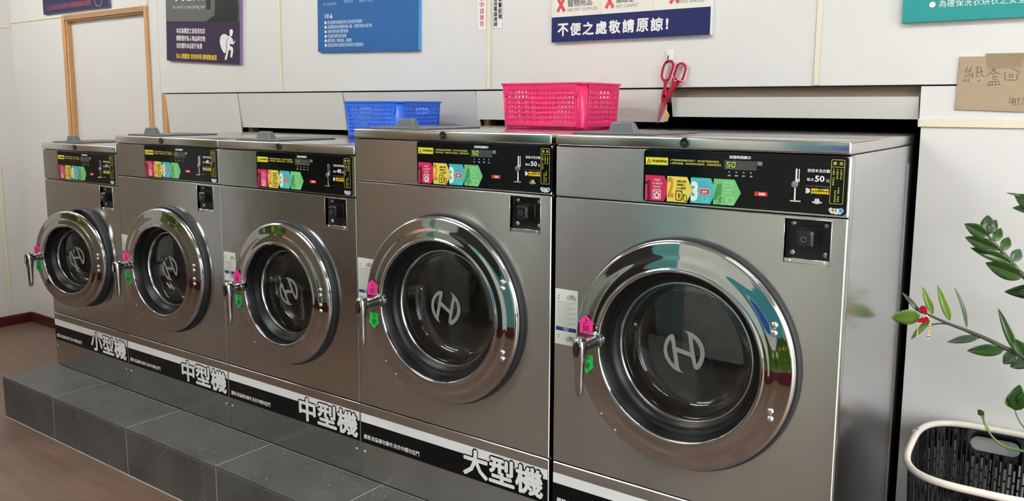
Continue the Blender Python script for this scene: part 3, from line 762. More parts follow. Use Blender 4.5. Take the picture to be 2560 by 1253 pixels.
    q.prism([rrect(X(.405), X(.4635), Z(.0595), Z(.112), .002), rrect(X(.4054), X(.4631), Z(.0599), Z(.1116), .0018)], y1, y1, mat('print_charcoal', srgb(34, 38, 40), 0.3))
    q.text('使用本洗衣機', X(.409), X(.4585), Z(.0935), Z(.1015), y1, PWHITE, 0.015)
    q.text('每次', X(.4085), X(.4245), Z(.0735), Z(.0808), y1, PWHITE, 0.015)
    q.text(price, X(.4265), X(.4475), Z(.073), Z(.0868), y1, PWHITE, 0.025)
    q.text('元', X(.4505), X(.4585), Z(.0725), Z(.0795), y1, PWHITE, 0.01)
    q.prism([rect(X(.405), X(.461), Z(.0622), Z(.0631))], y1, y1, PGREY)
    q.prism([rrect(X(.4075), X(.413), Z(.0455), Z(.0575), .001)], y1, y1, PWHITE)
    q.prism([circ(X(.4125), Z(.0515), .005, 20)], y2, y2, PWHITE); q.prism([circ(X(.4125), Z(.0515), .0038, 18), circ(X(.4125), Z(.0515), .0032, 18)], y3, y3, PGREY)
    q.text('僅限投10元硬幣', X(.419), X(.4585), Z(.0522), Z(.0578), y1, GOLDTX, 0.03)
    q.text('投幣速度請慢慢', X(.419), X(.4585), Z(.0455), Z(.0511), y1, GOLDTX, 0.03)
    sub(q, 'price_label')
    if big:
        q = MB(); q.prism([[(X(.4215), Z(.0285)), (X(.4275), Z(.0285)), (X(.4285), Z(.035)), (X(.4375), Z(.035)), (X(.4385), Z(.0295)), (X(.4455), Z(.0275)), (X(.444), Z(.0245)), (X(.4375), Z(.0235)), (X(.4345), Z(.0215)), (X(.429), Z(.0235)), (X(.4235), Z(.0245))]], y - .002, y, CHROME2, .0006)
        sub(q, 'coin_return')
    q = MB()
    q.prism([rrect(X(.4605), X(.4895), Z(.0255), Z(.124), .003), rrect(X(.4615), X(.4885), Z(.0265), Z(.123), .0024)], y1, y1, PYEL2)
    q.prism([rect(X(.461), X(.489), Z(.107), Z(.108))], y1, y1, PYEL2)
    q.text('禁', X(.4645), X(.4725), Z(.1115), Z(.1193), y1, PYEL2, 0.02); q.text('洗', X(.4775), X(.4855), Z(.1115), Z(.1193), y1, PYEL2, 0.02)
    def col(cx, z, s):
        q.prism([circ(X(cx), Z(z), .0014, 10)], y1, y1, PYEL2)
        for i, ch in enumerate(s):
            if ch != ' ': q.text(ch, X(cx - .0021), X(cx + .0021), Z(z - .0075 - .0047 * i), Z(z - .0033 - .0047 * i), y1, PYEL2, 0.01)
    col(.4665, .1025, '腳踏 汽車座套'); col(.4745, .1022, '寵物衣物'); col(.4825, .1018, '電毯衣物')
    col(.4785, .061, '棉被 羽絨衣'); 
    for i, ch in enumerate('沾有油漆溶劑'): q.text(ch, X(.4695), X(.4737), Z(.0525 - .0047 * i), Z(.0567 - .0047 * i), y1, PYEL2, 0.01)
    sub(q, 'forbidden_items_label')
    q = MB()
    for cx, cz, rr in ((.465, .0115, .0052), (.472, .0105, .0052), (.479, .0105, .0052), (.4865, .0115, .0058), (.468, .008, .0048), (.476, .007, .005), (.484, .0075, .0045)):
        q.prism([circ(X(cx), Z(cz), rr, 16)], y1 - .00003 * rr * 1e3, y1 - .00003 * rr * 1e3, PWHITE if rr < .0055 else PBLUE)
    q.text('天', X(.4615), X(.469), Z(.0085), Z(.0155), y3, PPINK, 0.04); q.text('天', X(.4705), X(.4775), Z(.0085), Z(.0148), y3, PYEL2, 0.04)
    for i in range(6):
        a = i * math.pi / 3; q.prism([circ(X(.4858 + .0035 * math.cos(a)), Z(.012 + .0035 * math.sin(a)), .0019, 10)], y3, y3, PBLUE)
    q.prism([circ(X(.4858), Z(.012), .0016, 10)], y3 - .0002, y3 - .0002, NAVY)
    q.prism([[(X(.464), Z(.0065)), (X(.475), Z(.0035)), (X(.486), Z(.0065)), (X(.476), Z(.005))]], y3, y3, PBLUE)
    sub(q, 'shop_logo')

def drum_part(root, cx, cz, rd, y0, depth):
    q = MB(); n = 64
    vs, uvs, fs = [], [], []
    for i in range(n + 1):
        a = 2 * math.pi * i / n
        for j, y in enumerate((y0, y0 + depth)):
            vs.append((cx + rd * math.cos(a), y, cz + rd * math.sin(a))); uvs.append((a * rd, y))
    for i in range(n): fs.append([2 * i, 2 * i + 1, 2 * i + 3, 2 * i + 2])
    q.add(vs, fs, DRUM, True, uvs)
    c = [(cx, y0 + depth + 0.002, cz)] + [(cx + rd * math.cos(2 * math.pi * i / n), y0 + depth, cz + rd * math.sin(2 * math.pi * i / n)) for i in range(n)]
    q.add(c, [[0, 1 + i, 1 + (i + 1) % n] for i in range(n)], DRUM, False, [(p[0], p[2]) for p in c])
    dr = q.build('drum', root)
    for t in (20, 140, 260):
        q = MB(); a = R(t); h = 0.045; w = 0.2
        vs = []
        for y in (y0 + 0.03, y0 + depth):
            for da, rr in ((-w, rd - .001), (-w * .35, rd - h), (w * .35, rd - h), (w, rd - .001)): vs.append((cx + rr * math.cos(a + da), y, cz + rr * math.sin(a + da)))
        q.add(vs, [[0, 1, 5, 4], [1, 2, 6, 5], [2, 3, 7, 6], [0, 3, 2, 1]], DRUMRIM)
        q.build('drum_lifter', dr, ORG[dr])

def fine(prof, k2=6):
    p = [Vector((a, c, 0)) for a, c in prof]; out = []
    for i in range(len(p) - 1):
        p0, p1, p2, p3 = p[max(i - 1, 0)], p[i], p[i + 1], p[min(i + 2, len(p) - 1)]
        t1 = (p2 - p0) * .5; t2 = (p3 - p1) * .5; L_ = (p2 - p1).length
        if t1.length > L_: t1 = t1 * (L_ / t1.length)
        if t2.length > L_: t2 = t2 * (L_ / t2.length)
        for j in range(k2):
            t = j / k2
            q = (2 * t ** 3 - 3 * t ** 2 + 1) * p1 + (t ** 3 - 2 * t ** 2 + t) * t1 + (3 * t ** 2 - 2 * t ** 3) * p2 + (t ** 3 - t ** 2) * t2
            out.append((q.x, q.y))
    out.append(prof[-1]); return out

def washer(x0, w, zt, zl, zs, dz, ro, ri, ang, px, cbx, size_txt, price, dig, digm, erot, label, big, note, lid_x, side):
    cx = x0 + w / 2; cd = x0 + w / 2 + (0.002 if big else 0.006)
    x1 = x0 + w; e = 0.0008; sheet = STEEL if big else STEEL2
    root = thing('washing_machine', (cx, 0.45, 0), label, 'washing machine', 'coin washing machines in a row on the ledge')
    rb = ro + 0.006
    # cabinet
    q = MB(); D = 0.95
    q.box(x0 + e, x1 - e, 0.006, D, 0.0, zl, BODY)
    q.v, q.f, q.m, q.s = [], [], [], []
    y0 = 0.012
    for xa, xb in ((x0 + e, x0 + .004), (x1 - .004, x1 - e)): q.box(xa, xb, y0, D, 0.001, zl - .001, SIDE)
    q.box(x0 + .004, x1 - .004, D - .01, D, 0.001, zl - .001, BODY)
    q.box(x0 + .004, x1 - .004, y0, D, 0.001, 0.008, BODY)
    q.box(x0 + .004, x1 - .004, y0, D - .01, zl - .012, zl - .006, BODY)
    if side:
        q.box(x1 - .003, x1 + .0010, .0125, .032, 0.002, zl - .002, LIDSTEEL, .001, 2)
    if side:   # folded seam and back flange on the exposed side
        q.box(x1 - e, x1 + .0012, .62, .632, 0.001, zl - .05, SIDE)
    q.build('cabinet', root)
    # top
    q = MB(); q.box(x0 + e, x1 - e, -0.004, D, zl, zt, LIDSTEEL, 0.0055, 3)
    top = q.build('top_lid', root)
    q = MB(); kx = x0 + lid_x[1]; kz = (zt + zl) / 2 + .001
    q.lathe(kx, kz, [(.0125, -.004), (.0125, -.0065), (.011, -.008), (.0085, -.008), (.0075, -.0065), (0, -.0065)], KNOB, 24)
    q.prism([rect(kx - .0035, kx + .0035, kz - .0008, kz + .0008)], -.0068, -.0065, CHROME2)
    q.build('lock', top)
    a0 = x0 + lid_x[0]; a1 = a0 + 0.245
    q = MB(); q.box(a0, a1, 0.035, 0.31, zt, zt + .0055, GREYP, .002, 2)
    dl = q.build('detergent_lid', root)
    q = MB(); ac = a0 + 0.142
    vs = []
    for yy, s in ((.052, 0), (.074, 1)):
        vs += [(ac - .042, yy - .003, zt + .005), (ac - .032, yy, zt + .030), (ac - .026, yy, zt + .034), (ac + .024, yy, zt + .034), (ac + .031, yy, zt + .030), (ac + .042, yy - .003, zt + .005)]
        if s:
            for j in (6, 11): vs[j] = (vs[j][0], .080, vs[j][2])
    q.add(vs, [[0, 1, 2, 3, 4, 5], [6, 11, 10, 9, 8, 7]] + [[i, 6 + i, 7 + i, i + 1] for i in range(5)], GREYP, False)
    g = q.build('grip', dl)
    bv = g.modifiers.new('bevel', 'BEVEL'); bv.width = .0035; bv.segments = 3
    # fascia, front panel and lower panel
    q = MB(); q.prism([rrect(x0 + e, x1 - e, zs + .0015, zl - .003, .003)], 0, .012, sheet, .0022); q.build('fascia', root)
    cbz = zs - 0.009
    q = MB(); q.prism([rrect(x0 + e, x1 - e, .2685, zs - .0015, .003), circ(cd, dz, rb - .012, 72), rect(x0 + cbx, x0 + cbx + .103, cbz - .102, cbz)], 0, .012, sheet, .0022)
    q.build('front_panel', root)
    q = MB(); q.prism([rrect(x0 + e, x1 - e, .004, .2655, .003)], 0, .012, sheet, .0022); lp = q.build('lower_panel', root)
    for sx in (x0 + .018, x1 - .022): q = MB(); bolt(q, sx, 0, .098, .0055, CHROME2); q.build('screw', lp)
    # size banner
    q = MB(); y = -.0006
    q.prism([rect(x0 + .003, x1 - .004, .2035, .2343)], y, y, PWHITE); q.prism([rect(x0 + .003, x1 - .004, .1305, .2036)], y, y, PBLACK)
    tx0, tx1 = (x0 + w - .318, x0 + w - .018) if big else (x0 + w - .318, x0 + w - .012)
    q.text(size_txt, tx0 - .006, tx1 + .006, .1335, .2315, y - .0003, PBLACK, 0.072)
    q.text(size_txt, tx0, tx1, .1385, .2265, y - .0006, PWHITE, 0.03)
    q.text('嚴禁:孩童請勿操作.洗衣中請勿拉門', x0 + .016, x0 + (.27 if big else .255), .1455, .1625, y - .0003, PWHITE, 0.02)
    q.build('size_banner', root)
    control_panel(root, x0 + px, zs + .006, price, dig, digm, big)
    # coin box in its recess
    q = MB(); bx0, bx1, bz0, bz1 = x0 + cbx, x0 + cbx + .103, cbz - .102, cbz
    yb = .018
    q.box(bx0, bx1, yb, yb + .02, bz0, bz1, PLATE)
    for a in ((bx0 - .0025, bx0, bz0, bz1), (bx1, bx1 + .0025, bz0 - .002, bz1)): q.box(a[0], a[1], -.0012, yb, a[2], a[3], LIDSTEEL, .0006, 1)
    q.box(bx0 - .0025, bx1 + .0025, -.0012, yb, bz1, bz1 + .0025, LIDSTEEL, .0006, 1)
    q.box(bx0, bx1, .002, yb, bz0, bz0 + .011, LIDSTEEL, .001, 1)
    cb = q.build('coin_box', root, (bx0, 0, bz0))
    for ux in (.014, .089):
        for uz in (.022, .090):
            q = MB(); bolt(q, bx0 + ux, yb, bz0 + uz, .0068, BOLT, .6); q.build('bolt', cb, ORG[cb])
    for ux in (.013, .09):
        q = MB(); q.lathe(bx0 + ux, bz0 + .0055, [(.004, .002), (.004, .0005), (.003, -.0005), (0, -.0007)], CHROME2, 16); q.build('screw', cb, ORG[cb])
    q = MB(); kx, kz = bx0 + .051, bz0 + .060
    q.prism([rrect(kx - .024, kx + .026, kz - .022, kz + .026, .008)], yb - .005, yb, KNOB, .002)
    q.prism([rrect(kx - .0205, kx + .0185, kz - .0205, kz + .0185, .007)], yb - .036, yb - .005, KNOB, .005)
    q.lathe(kx - .002, kz - .001, [(.0066, yb - .0362), (.0064, yb - .0368), (.0055, yb - .0368), (.0053, yb - .0362)], BOLT, 20)
    q.lathe(kx - .002, kz - .001, [(.0055, yb - .0362), (.0045, yb - .0362), (.0045, yb - .030), (0, yb - .030)], PLATE, 20)
    q.build('coin_box_lock', cb, ORG[cb])
    # door seat ring on the cabinet, tub mouth and drum
    q = MB(); q.lathe(cd, dz, [(rb - .016, .03), (rb - .016, -.004), (rb - .010, -.015), (rb - .003, -.015), (rb, -.011), (rb, .001)], GASKET, 96)
    q.lathe(cd, dz, [(rb - .016, .012), (ri * .9, .014), (ri * .86, .03)], RUBBER, 96)
    q.build('door_seat', root)
    q = MB(); q.lathe(cd, dz, [(ri * .9, .0135), (ri * .88, .05), (ri * .87, .085), (ri * .93, .1)], DRUMRIM, 96); q.build('tub_mouth', root)
    drum_part(root, cd, dz, ri * 1.2, .095, .40)
    # door: hinged on the right, local to its hinge line
    hinge = Vector((cd + ro + .004, -.015, dz))
    q = MB()
    q.lathe(cd, dz, fine([(ro - .01, -.012), (ro - .002, -.0125), (ro, -.018), (ro - .002, -.026), (ro - .007, -.0305), (ro - .012, -.0315), (ro - .020, -.0325), (ro - .035, -.0345), (ri + .026, -.0375),
                     (ri + .008, -.039), (ri + .003, -.0415), (ri - .001, -.0415), (ri - .004, -.038), (ri - .005, -.028)]), CHROME, 256)
    q.lathe(cd, dz, [(ro - .01, -.012), (ri, -.012), (ri - .005, -.02)], RUBBER, 96)
    door = q.build('door', root, hinge)
    if ang: door.rotation_euler = (0, 0, R(ang))
    def dsub(mb, n): return mb.build(n, door, hinge)
    q = MB(); q.lathe(cd, dz, [(ri - .005, -.034), (ri * .955, -.026), (ri * .935, -.010), (ri * .90, -.006), (ri * .88, .004), (ri * .835, .010), (ri * .82, .022)], RUBBER, 96); dsub(q, 'gasket')
    q = MB(); q.lathe(cd, dz, [(ri * .84, .012), (ri * .815, .012), (ri * .795, .018), (ri * .79, .03)], DRUMRIM, 96); dsub(q, 'glass_ring')
    q = MB(); q.lathe(cd, dz, [(ri * .82, .018), (ri * .79, .0145), (ri * .7, .0125), (0.0001, .0115)], GLASS, 96); q.lathe(cd, dz, [(ri * .81, .02), (ri * .76, .06), (ri * .70, .078), (ri * .6, .086), (0.0001, .088)], GLASS, 96); dsub(q, 'glass')
    er = .056 if big else .05
    q = MB(); ec, ez = cd + .003, dz + .004
    q.prism([emb(EMB_OUT, ec, ez, er, erot), emb(EMB_H1, ec, ez, er, erot), emb(EMB_H2, ec, ez, er, erot)], .0095, .0095, EMBLEM); dsub(q, 'emblem')
    ks = ro / .293
    for dz_ in ((.120, .101, -.087, -.106) if big else (.045, .026, -.008, -.029) if ro > .24 else (.037, .021, -.014, -.034)):
        q = MB(); bolt(q, cd + (.242 if big else .217 if ro > .24 else .19), -.0355, dz + dz_, .0082 if big else .0072, CHROME2, .6); dsub(q, 'bolt')
    for sa in (223, 234):
        q = MB(); rr = ro - .009; bolt(q, cd + rr * math.cos(R(sa)), -.0305, dz + rr * math.sin(R(sa)), .004, CHROME2, .6); dsub(q, 'screw')
    # lever handle on the left
    pj_ = 0 if big else .022
    hx, hz = cd - .226 * ks, dz + .008 * ks
    q = MB()
    q.lathe(hx + .002, hz, [(.024, -.034), (.022, -.041), (.018, -.043), (.018, -.055), (.0175, -.056), (.0165, -.056), (.0165, -.105 + pj_), (.014, -.118 + pj_)], CHROME, 28)
    g = []
    for t, wdt, dep in ((.024, .008, .012), (.020, .0125, .016), (.012, .0165, .018), (0, .0175, .018), (-.02, .0165, .017), (-.045, .0135, .0125), (-.07, .0115, .0105), (-.10, .0105, .0095), (-.122, .0095, .0085), (-.131, .006, .006)):
        ring = []
        for j in range(12):
            a = 2 * math.pi * j / 12; sgn = lambda v: math.copysign(abs(v) ** .7, v)
            ring.append((hx + wdt * sgn(math.cos(a)) - .06 * t * 0, -.118 + pj_ + dep * sgn(math.sin(a)), hz + t))
        g.append(ring)
    vs = [p for ring in g for p in ring]; n = 12
    fs = [[i * n + j, i * n + (j + 1) % n, (i + 1) * n + (j + 1) % n, (i + 1) * n + j] for i in range(len(g) - 1) for j in range(n)] + [list(range(n)), [(len(g) - 1) * n + j for j in range(n)][::-1]]
    q.add(vs, fs, CHROME, True)
    q.add([(hx + .0085 * math.cos(a) , -.1375 + pj_, hz - .004 + .02 * math.sin(a)) for a in [2 * math.pi * j / 20 for j in range(20)]], [list(range(20))], PLATE)
    q.add([(hx + .004 * math.cos(a), -.1379 + pj_, hz - .004 + .016 * math.sin(a)) for a in [2 * math.pi * j / 20 for j in range(20)]], [list(range(20))], CHROME2)
    dsub(q, 'handle')
    for sz in (.031, -.029):
        q = MB(); bolt(q, hx + .004, -.0365, hz + sz, .0062, CHROME2, .6); dsub(q, 'bolt')
    # arrow stickers beside the handle
    sx, sz, sh = cd - .2545 * ks, dz + .0455 * ks, .05
    yy = -.0385
    q = MB(); q.prism([[(sx - .020, sz - .025), (sx + .020, sz - .025), (sx + .020, sz + .004), (sx + .026, sz + .004), (sx, sz + .025), (sx - .026, sz + .004), (sx - .020, sz + .004)]], yy, yy + .0004, STK_P)
    q.text('上', sx - .011, sx + .011, sz + .002, sz + .017, yy - .0003, PCRIMD, 0); q.text('開', sx - .009, sx + .009, sz - .020, sz - .003, yy - .0003, PCRIMD, 0)
    dsub(q, 'arrow_sticker')['label'] = 'pink up-arrow sticker'
    sz = dz - .063 * ks; sx = cd - .2505 * ks
    q = MB(); q.prism([[(sx - .018, sz + .026), (sx - .018, sz - .003), (sx - .023, sz - .003), (sx, sz - .026), (sx + .023, sz - .003), (sx + .018, sz - .003), (sx + .018, sz + .026)]], yy, yy + .0004, STK_G)
    q.text('下', sx - .010, sx + .010, sz + .008, sz + .022, yy - .0003, PBLACK, 0); q.text('開', sx - .008, sx + .008, sz - .013, sz + .004, yy - .0003, PBLACK, 0)
    dsub(q, 'arrow_sticker')['label'] = 'green down-arrow sticker'
    # instruction label under the left edge of the door
    if note:
        q = MB(); lx0, lx1 = x0 + .004, x0 + .004 + .073; lz0, lz1 = dz - .038, dz + .119
        if not big: lz0, lz1 = dz + .0, dz + .112
        y = -.0006; hh = lz1 - lz0
        q.prism([rect(lx0, lx1, lz0, lz1)], y, 0, LABELW)
        y -= .0003
        q.text('上', lx0 + .006, lx0 + .016, lz1 - .028, lz1 - .014, y, PBLACK); q.text('((開))', lx1 - .034, lx1 - .006, lz1 - .030, lz1 - .014, y, PBLACK)
        for i in range(16):
            zz = lz1 - .036 - i * hh * .0305
            q.prism([rect(lx0 + .005, lx1 - .006 - (.02 * ((i * 7) % 3) / 2), zz, zz + .0010)], y, y, PGREY)
        zb = lz0 + hh * .25
        q.prism([rect(lx0 + .003, lx1 - .004, zb, zb + .011)], y, y, NAVY)
        q.text('NOTICE', lx0 + .026, lx0 + .046, zb + .0058, zb + .0098, y - .0003, PWHITE, 0.02); q.text('2045', lx0 + .029, lx0 + .043, zb + .0012, zb + .005, y - .0003, PWHITE, 0.02)
        q.text('下', lx0 + .008, lx0 + .016, lz0 + .012, lz0 + .027, y, PBLACK); q.text('((開))', lx1 - .036, lx1 - .006, lz0 + .010, lz0 + .026, y, PBLACK)
        q.build('instruction_label', root)
    return root

WASH = [
    (0.000, .660, 1.0945, 1.0641, .9215, .575, .2225, .156, 12.3, .142, .506, '小型機', '30', '30', DIGITOFF, .25, 'smallest steel washer, far left of the row, round door ajar', False, False, (.03, .315), False),
    (0.6615, .731, 1.1433, 1.1113, .970, .602, .256, .1835, 3.4, .221, .580, '中型機', '40', '40', DIGITY, .25, 'medium steel washer second from left, beside the smallest one, door slightly ajar', False, True, (.035, .354), False),
    (1.393, .738, 1.1433, 1.1113, .970, .603, .2565, .1835, 1.4, .226, .588, '中型機', '40', '40', DIGITY, .3, 'medium steel washer in the middle of the row, under the blue basket', False, True, (.06, .359), False),
    (2.131, .771, 1.1986, 1.1685, 1.028, .654, .2905, .2190, 2.9, .275, .630, '大型機', '50', '50', DIGIT, -.40, 'large steel washer second from right, under the pink basket', True, True, (.035, .383), False),
    (2.914, .769, 1.1986, 1.1685, 1.028, .6525, .2935, .2185, 0.8, .267, .631, '大型機', '50', '50', DIGIT, 0.0, 'large steel washer at the right end of the row, bare grey side showing', True, True, (.03, .378), True)]
for a in WASH: washer(*a)

# ------------------------------------------------------------------ plastic baskets
def perimeter(hx, hy, r, n=6):
    """arc-length walk round a rounded rectangle: list of (x, y, nx, ny, s)"""
    pts = []
    for cx, cy, a in ((hx - r, -hy + r, -90), (hx - r, hy - r, 0), (-hx + r, hy - r, 90), (-hx + r, -hy + r, 180)):
        for i in range(n + 1):
            w = R(a + 90 * i / n); pts.append((cx + r * math.cos(w), cy + r * math.sin(w), math.cos(w), math.sin(w)))
    return pts

def holed_wall(mb, P, Q, nrm_bend, cols, rows, hole, m, skip=None, opening=None):
    """flat tapering wall between bottom edge P0-P1 and top edge Q0-Q1; grid of cells with octagonal holes.
    hole=(fu, fv): size of the hole as a share of its cell; opening=(c0, c1, r0, r1) one large grip hole"""
    P0, P1 = P; Q0, Q1 = Q
    def at(u, v): return P0.lerp(P1, u).lerp(Q0.lerp(Q1, u), v)
    us, vs = cols, rows
    for i in range(len(us) - 1):
        for j in range(len(vs) - 1):
            if opening and opening[0] <= i < opening[1] and opening[2] <= j < opening[3]: continue
            u0, u1, v0, v1 = us[i], us[i + 1], vs[j], vs[j + 1]
            uc, vc = (u0 + u1) / 2, (v0 + v1) / 2
            if skip(i, j): mb.add([at(*p) for p in ((u0, v0), (uc, v0), (u1, v0), (u1, vc), (u1, v1), (uc, v1), (u0, v1), (u0, vc))], [list(range(8))], m); continue
            hu, hv = (u1 - u0) / 2 * hole[0], (v1 - v0) / 2 * hole[1]
            outer = [(u0, v0), (uc, v0), (u1, v0), (u1, vc), (u1, v1), (uc, v1), (u0, v1), (u0, vc)]
            d = .76
            inner = [(uc - hu * d, vc - hv * d), (uc, vc - hv), (uc + hu * d, vc - hv * d), (uc + hu, vc), (uc + hu * d, vc + hv * d), (uc, vc + hv), (uc - hu * d, vc + hv * d), (uc - hu, vc)]
            mb.add([at(*p) for p in outer] + [at(*p) for p in inner], [[k, (k + 1) % 8, 8 + (k + 1) % 8, 8 + k] for k in range(8)], m)
    if opening:
        u0, u1, v0, v1 = us[opening[0]], us[opening[1]], vs[opening[2]], vs[opening[3]]
        W = (P1 - P0).length; H = (Q0 - P0).length
        uc, vc = (u0 + u1) / 2, (v0 + v1) / 2; hw, hh = (u1 - u0) / 2 * .82 * W, (v1 - v0) / 2 * .84 * H
        r = min(hh * .95, hw)
        def br(a, l):    # the cell edges and their midpoints
            out = []
            for q in range(len(l) - 1): out += [l[q], (l[q] + l[q + 1]) / 2]
            return out
        uu, vv = br(0, us[opening[0]:opening[1] + 1]), br(0, vs[opening[2]:opening[3] + 1])
        out = [(x, v0) for x in uu] + [(u1, x) for x in vv] + [(u0 + u1 - x, v1) for x in uu] + [(u0, v0 + v1 - x) for x in vv]
        ins = []
        for a, c in out:
            dx, dz = (a - uc) * W, (c - vc) * H; lo, hi = 0.0, 1.0
            for _ in range(40):
                t = (lo + hi) / 2; x, z = abs(dx) * t, abs(dz) * t
                inside = x <= hw and z <= hh and (x <= hw - r or z <= hh - r or (x - hw + r) ** 2 + (z - hh + r) ** 2 <= r * r)
                lo, hi = (t, hi) if inside else (lo, t)
            ins.append((uc + dx * lo / W, vc + dz * lo / H))
        n = len(out)
        mb.add([at(*p) for p in out] + [at(*p) for p in ins], [[k2, (k2 + 1) % n, n + (k2 + 1) % n, n + k2] for k2 in range(n)], m)

def basket(name, near, ang, L, Wd, H, flare, m, label, nl, ns, nr, grip):
    """near = the bottom corner nearest the camera (front right); ang = turn about z"""
    root_loc = Vector(near)
    hx, hy, r = L / 2, Wd / 2, .022
    b = MB()
    bot = perimeter(hx, hy, r, 5); top = perimeter(hx + flare, hy + flare, r + .006, 5); N = len(bot)
    c = Vector((-hx, hy, 0))
    V = lambda p, z: Vector((p[0] + c.x, p[1] + c.y, z))
    n = 6
    def side(i0, i1, cnt, opening):
        P = (V(bot[i0], .008), V(bot[i1], .008)); Q = (V(top[i0], H), V(top[i1], H))
        mg = .02
        cols = [0, mg] + [mg + (1 - 2 * mg) * k2 / cnt for k2 in range(1, cnt)] + [1 - mg, 1]
        rows = [0, .09] + [.09 + .78 * k2 / nr for k2 in range(1, nr + 1)] + [1]
        sk = lambda i, j: i == 0 or i == len(cols) - 2 or j == 0 or j == len(rows) - 2
        op = None
        if opening: mid = (len(cols) - 1) // 2; op = (mid - grip, mid + grip + 1, len(rows) - 4, len(rows) - 2)
        holed_wall(b, P, Q, None, cols, rows, (.56, .58), m, sk, op)
    # corner arcs 0..5, 6..11, 12..17, 18..23; sides join the end of one arc to the start of the next
    for q in range(4):
        i0, i1 = q * 6, q * 6 + 5
        for i in range(i0, i1):
            b.add([V(bot[i], .008), V(bot[i + 1], .008), V(top[i + 1], H), V(top[i], H)], [[0, 1, 2, 3]], m, True)
        a, e = i1, ((q + 1) % 4) * 6
        side(a, e, ns if q in (0, 2) else nl, q in (0, 2))
    # floor and rounded foot
    bi = perimeter(hx - .006, hy - .006, r, 5)
    b.add([V(p, 0) for p in bi], [list(range(N))], m)
    b.add([V(p, 0) for p in bi] + [V(p, .008) for p in bot], [[i, (i + 1) % N, N + (i + 1) % N, N + i] for i in range(N)], m, True)
    o = b.build(name, None, (0, 0, 0), weld=True)
    o.location = near; o.rotation_euler = (0, 0, ang)
    ORG[o] = Vector((0, 0, 0))
    so = o.modifiers.new('thickness', 'SOLIDIFY'); so.thickness = .0022; so.offset = -1
    tag(o, label, 'basket', 'plastic baskets on the washers')
    # rim with a turned-down lip, and the four corner tabs
    b = MB(); t2 = perimeter(hx + flare + .005, hy + flare + .005, r + .011, 5); t3 = perimeter(hx + flare - .002, hy + flare - .002, r + .004, 5)
    rows_ = [(t3, H - .002), (t3, H + .002), (t2, H + .002), (t2, H - .004), (top, H - .004)]
    vs = [V(p, z) for pp, z in rows_ for p in pp]
    b.add(vs, [[k2 * N + i, k2 * N + (i + 1) % N, (k2 + 1) * N + (i + 1) % N, (k2 + 1) * N + i] for k2 in range(4) for i in range(N)], m, True)
    b.build('rim', o, (0, 0, 0))
    zt_, zb_ = H - .006, H - .043
    fl = lambda z: flare * z / H
    for sx in (-1, 1):
        for sy in (-1, 1):
            b = MB()
            fx = hx + flare + .005; fy = hy + flare + .005
            xa, xb = sx * (fx - .042), sx * (fx - .028)
            ya, yb_ = sy * (hy + fl(zb_) - .001), sy * fy
            b.box(min(xa, xb) + c.x, max(xa, xb) + c.x, min(ya, yb_) + c.y, max(ya, yb_) + c.y, zb_, zt_, m, .0015, 1)
            b.build('corner_tab', o, (0, 0, 0))
    return o
basket('basket', (2.796, .335, 1.1991), 0.0, .313, .232, .146, .0075, PINKP, 'bright pink plastic basket with round holes, on top of the large washers', 19, 13, 7, 3)
basket('basket', (1.980, .372, 1.1438), R(-5.0), .322, .213, .144, .0075, BLUEP, 'blue plastic basket with round holes, sitting on the middle washer', 19, 13, 7, 3)

# ------------------------------------------------------------------ signs on the wall
SY = WY - 0.017
def sign(mb, name, x, z, label, cat='sign', group='printed signs on the wall'):
    o = mb.build(name, None, (x, WY, z)); return tag(o, label, cat, group)
Y1, Y2, Y3 = SY - .0005, SY - .0009, SY - .0013
# purple theft warning, hung crooked: built level about its lower left corner then turned
b = MB(); wpx = .627
b.prism([rect(0, wpx, 0, .56)], SY, WY, S_PURP, 0, S_PURP_LIT)
b.prism([rect(0, wpx, .203, .56)], Y1, Y1, S_GREY)
b.prism([[(.355, .203), (.40, .225), (.425, .232), (.428, .30), (.42, .36), (.45, .43), (.50, .46), (.555, .44), (.585, .37), (.60, .335), (.618, .28), (.615, .203)]], Y2, Y2, S_FIG)
b.prism([circ(.485, .335, .018, 16)], Y3, Y3, mat('sign_hand', srgb(92, 78, 74), 0.5))
b.prism([rect(.358, .392, .262, .42)], Y2, Y2, S_FIG)
for s, z0, z1, a, c, m in (('本店為開放之自助洗衣店', .142, .170, .092, .343, PWHITE), ('請看管好私人物品與衣物', .104, .132, .092, .345, PWHITE), ('如有遺失本店恕不負責', .066, .094, .092, .318, PWHITE), ('貼心提醒您 如有發現 請報警處理', .013, .040, .090, .440, GOLDTX)):
    b.text(s, a, c, z0, z1, Y1, m, .02)
b.text('Be careful to steal clothing thief', .068, .345, .262, .286, Y2, mat('sign_pale_text', srgb(196, 198, 194), .5), .005)
b.text('小心偷衣賊', .075, .345, .305, .365, Y2, PWHITE, .03)
sack = [(.467, .10), (.472, .128), (.492, .142), (.515, .142), (.538, .132), (.527, .118), (.519, .095), (.518, .068), (.512, .052), (.500, .052), (.482, .070)]
body = [(.541, .133), (.552, .134), (.561, .126), (.572, .118), (.574, .105), (.583, .110), (.592, .116), (.581, .098), (.567, .094), (.550, .097), (.550, .086), (.566, .082), (.574, .070), (.570, .046), (.563, .030), (.552, .036), (.556, .062), (.540, .066), (.526, .030), (.515, .016), (.506, .024), (.518, .050), (.523, .075), (.525, .105)]
head = [(.547, .140), (.547, .158), (.553, .166), (.567, .166), (.572, .160), (.573, .150), (.569, .145), (.566, .136), (.556, .134)]
for pl in (sack, body, head):
    cx_ = sum(p[0] for p in pl) / len(pl); cz_ = sum(p[1] for p in pl) / len(pl)
    b.prism([[tuple(p) for p in cloop(pl, 3)]], Y2, Y2, PWHITE)
b.v = [(x + .019, y, z + 1.508) for x, y, z in b.v]; b.rot_xz(.019, 1.508, -.0585)
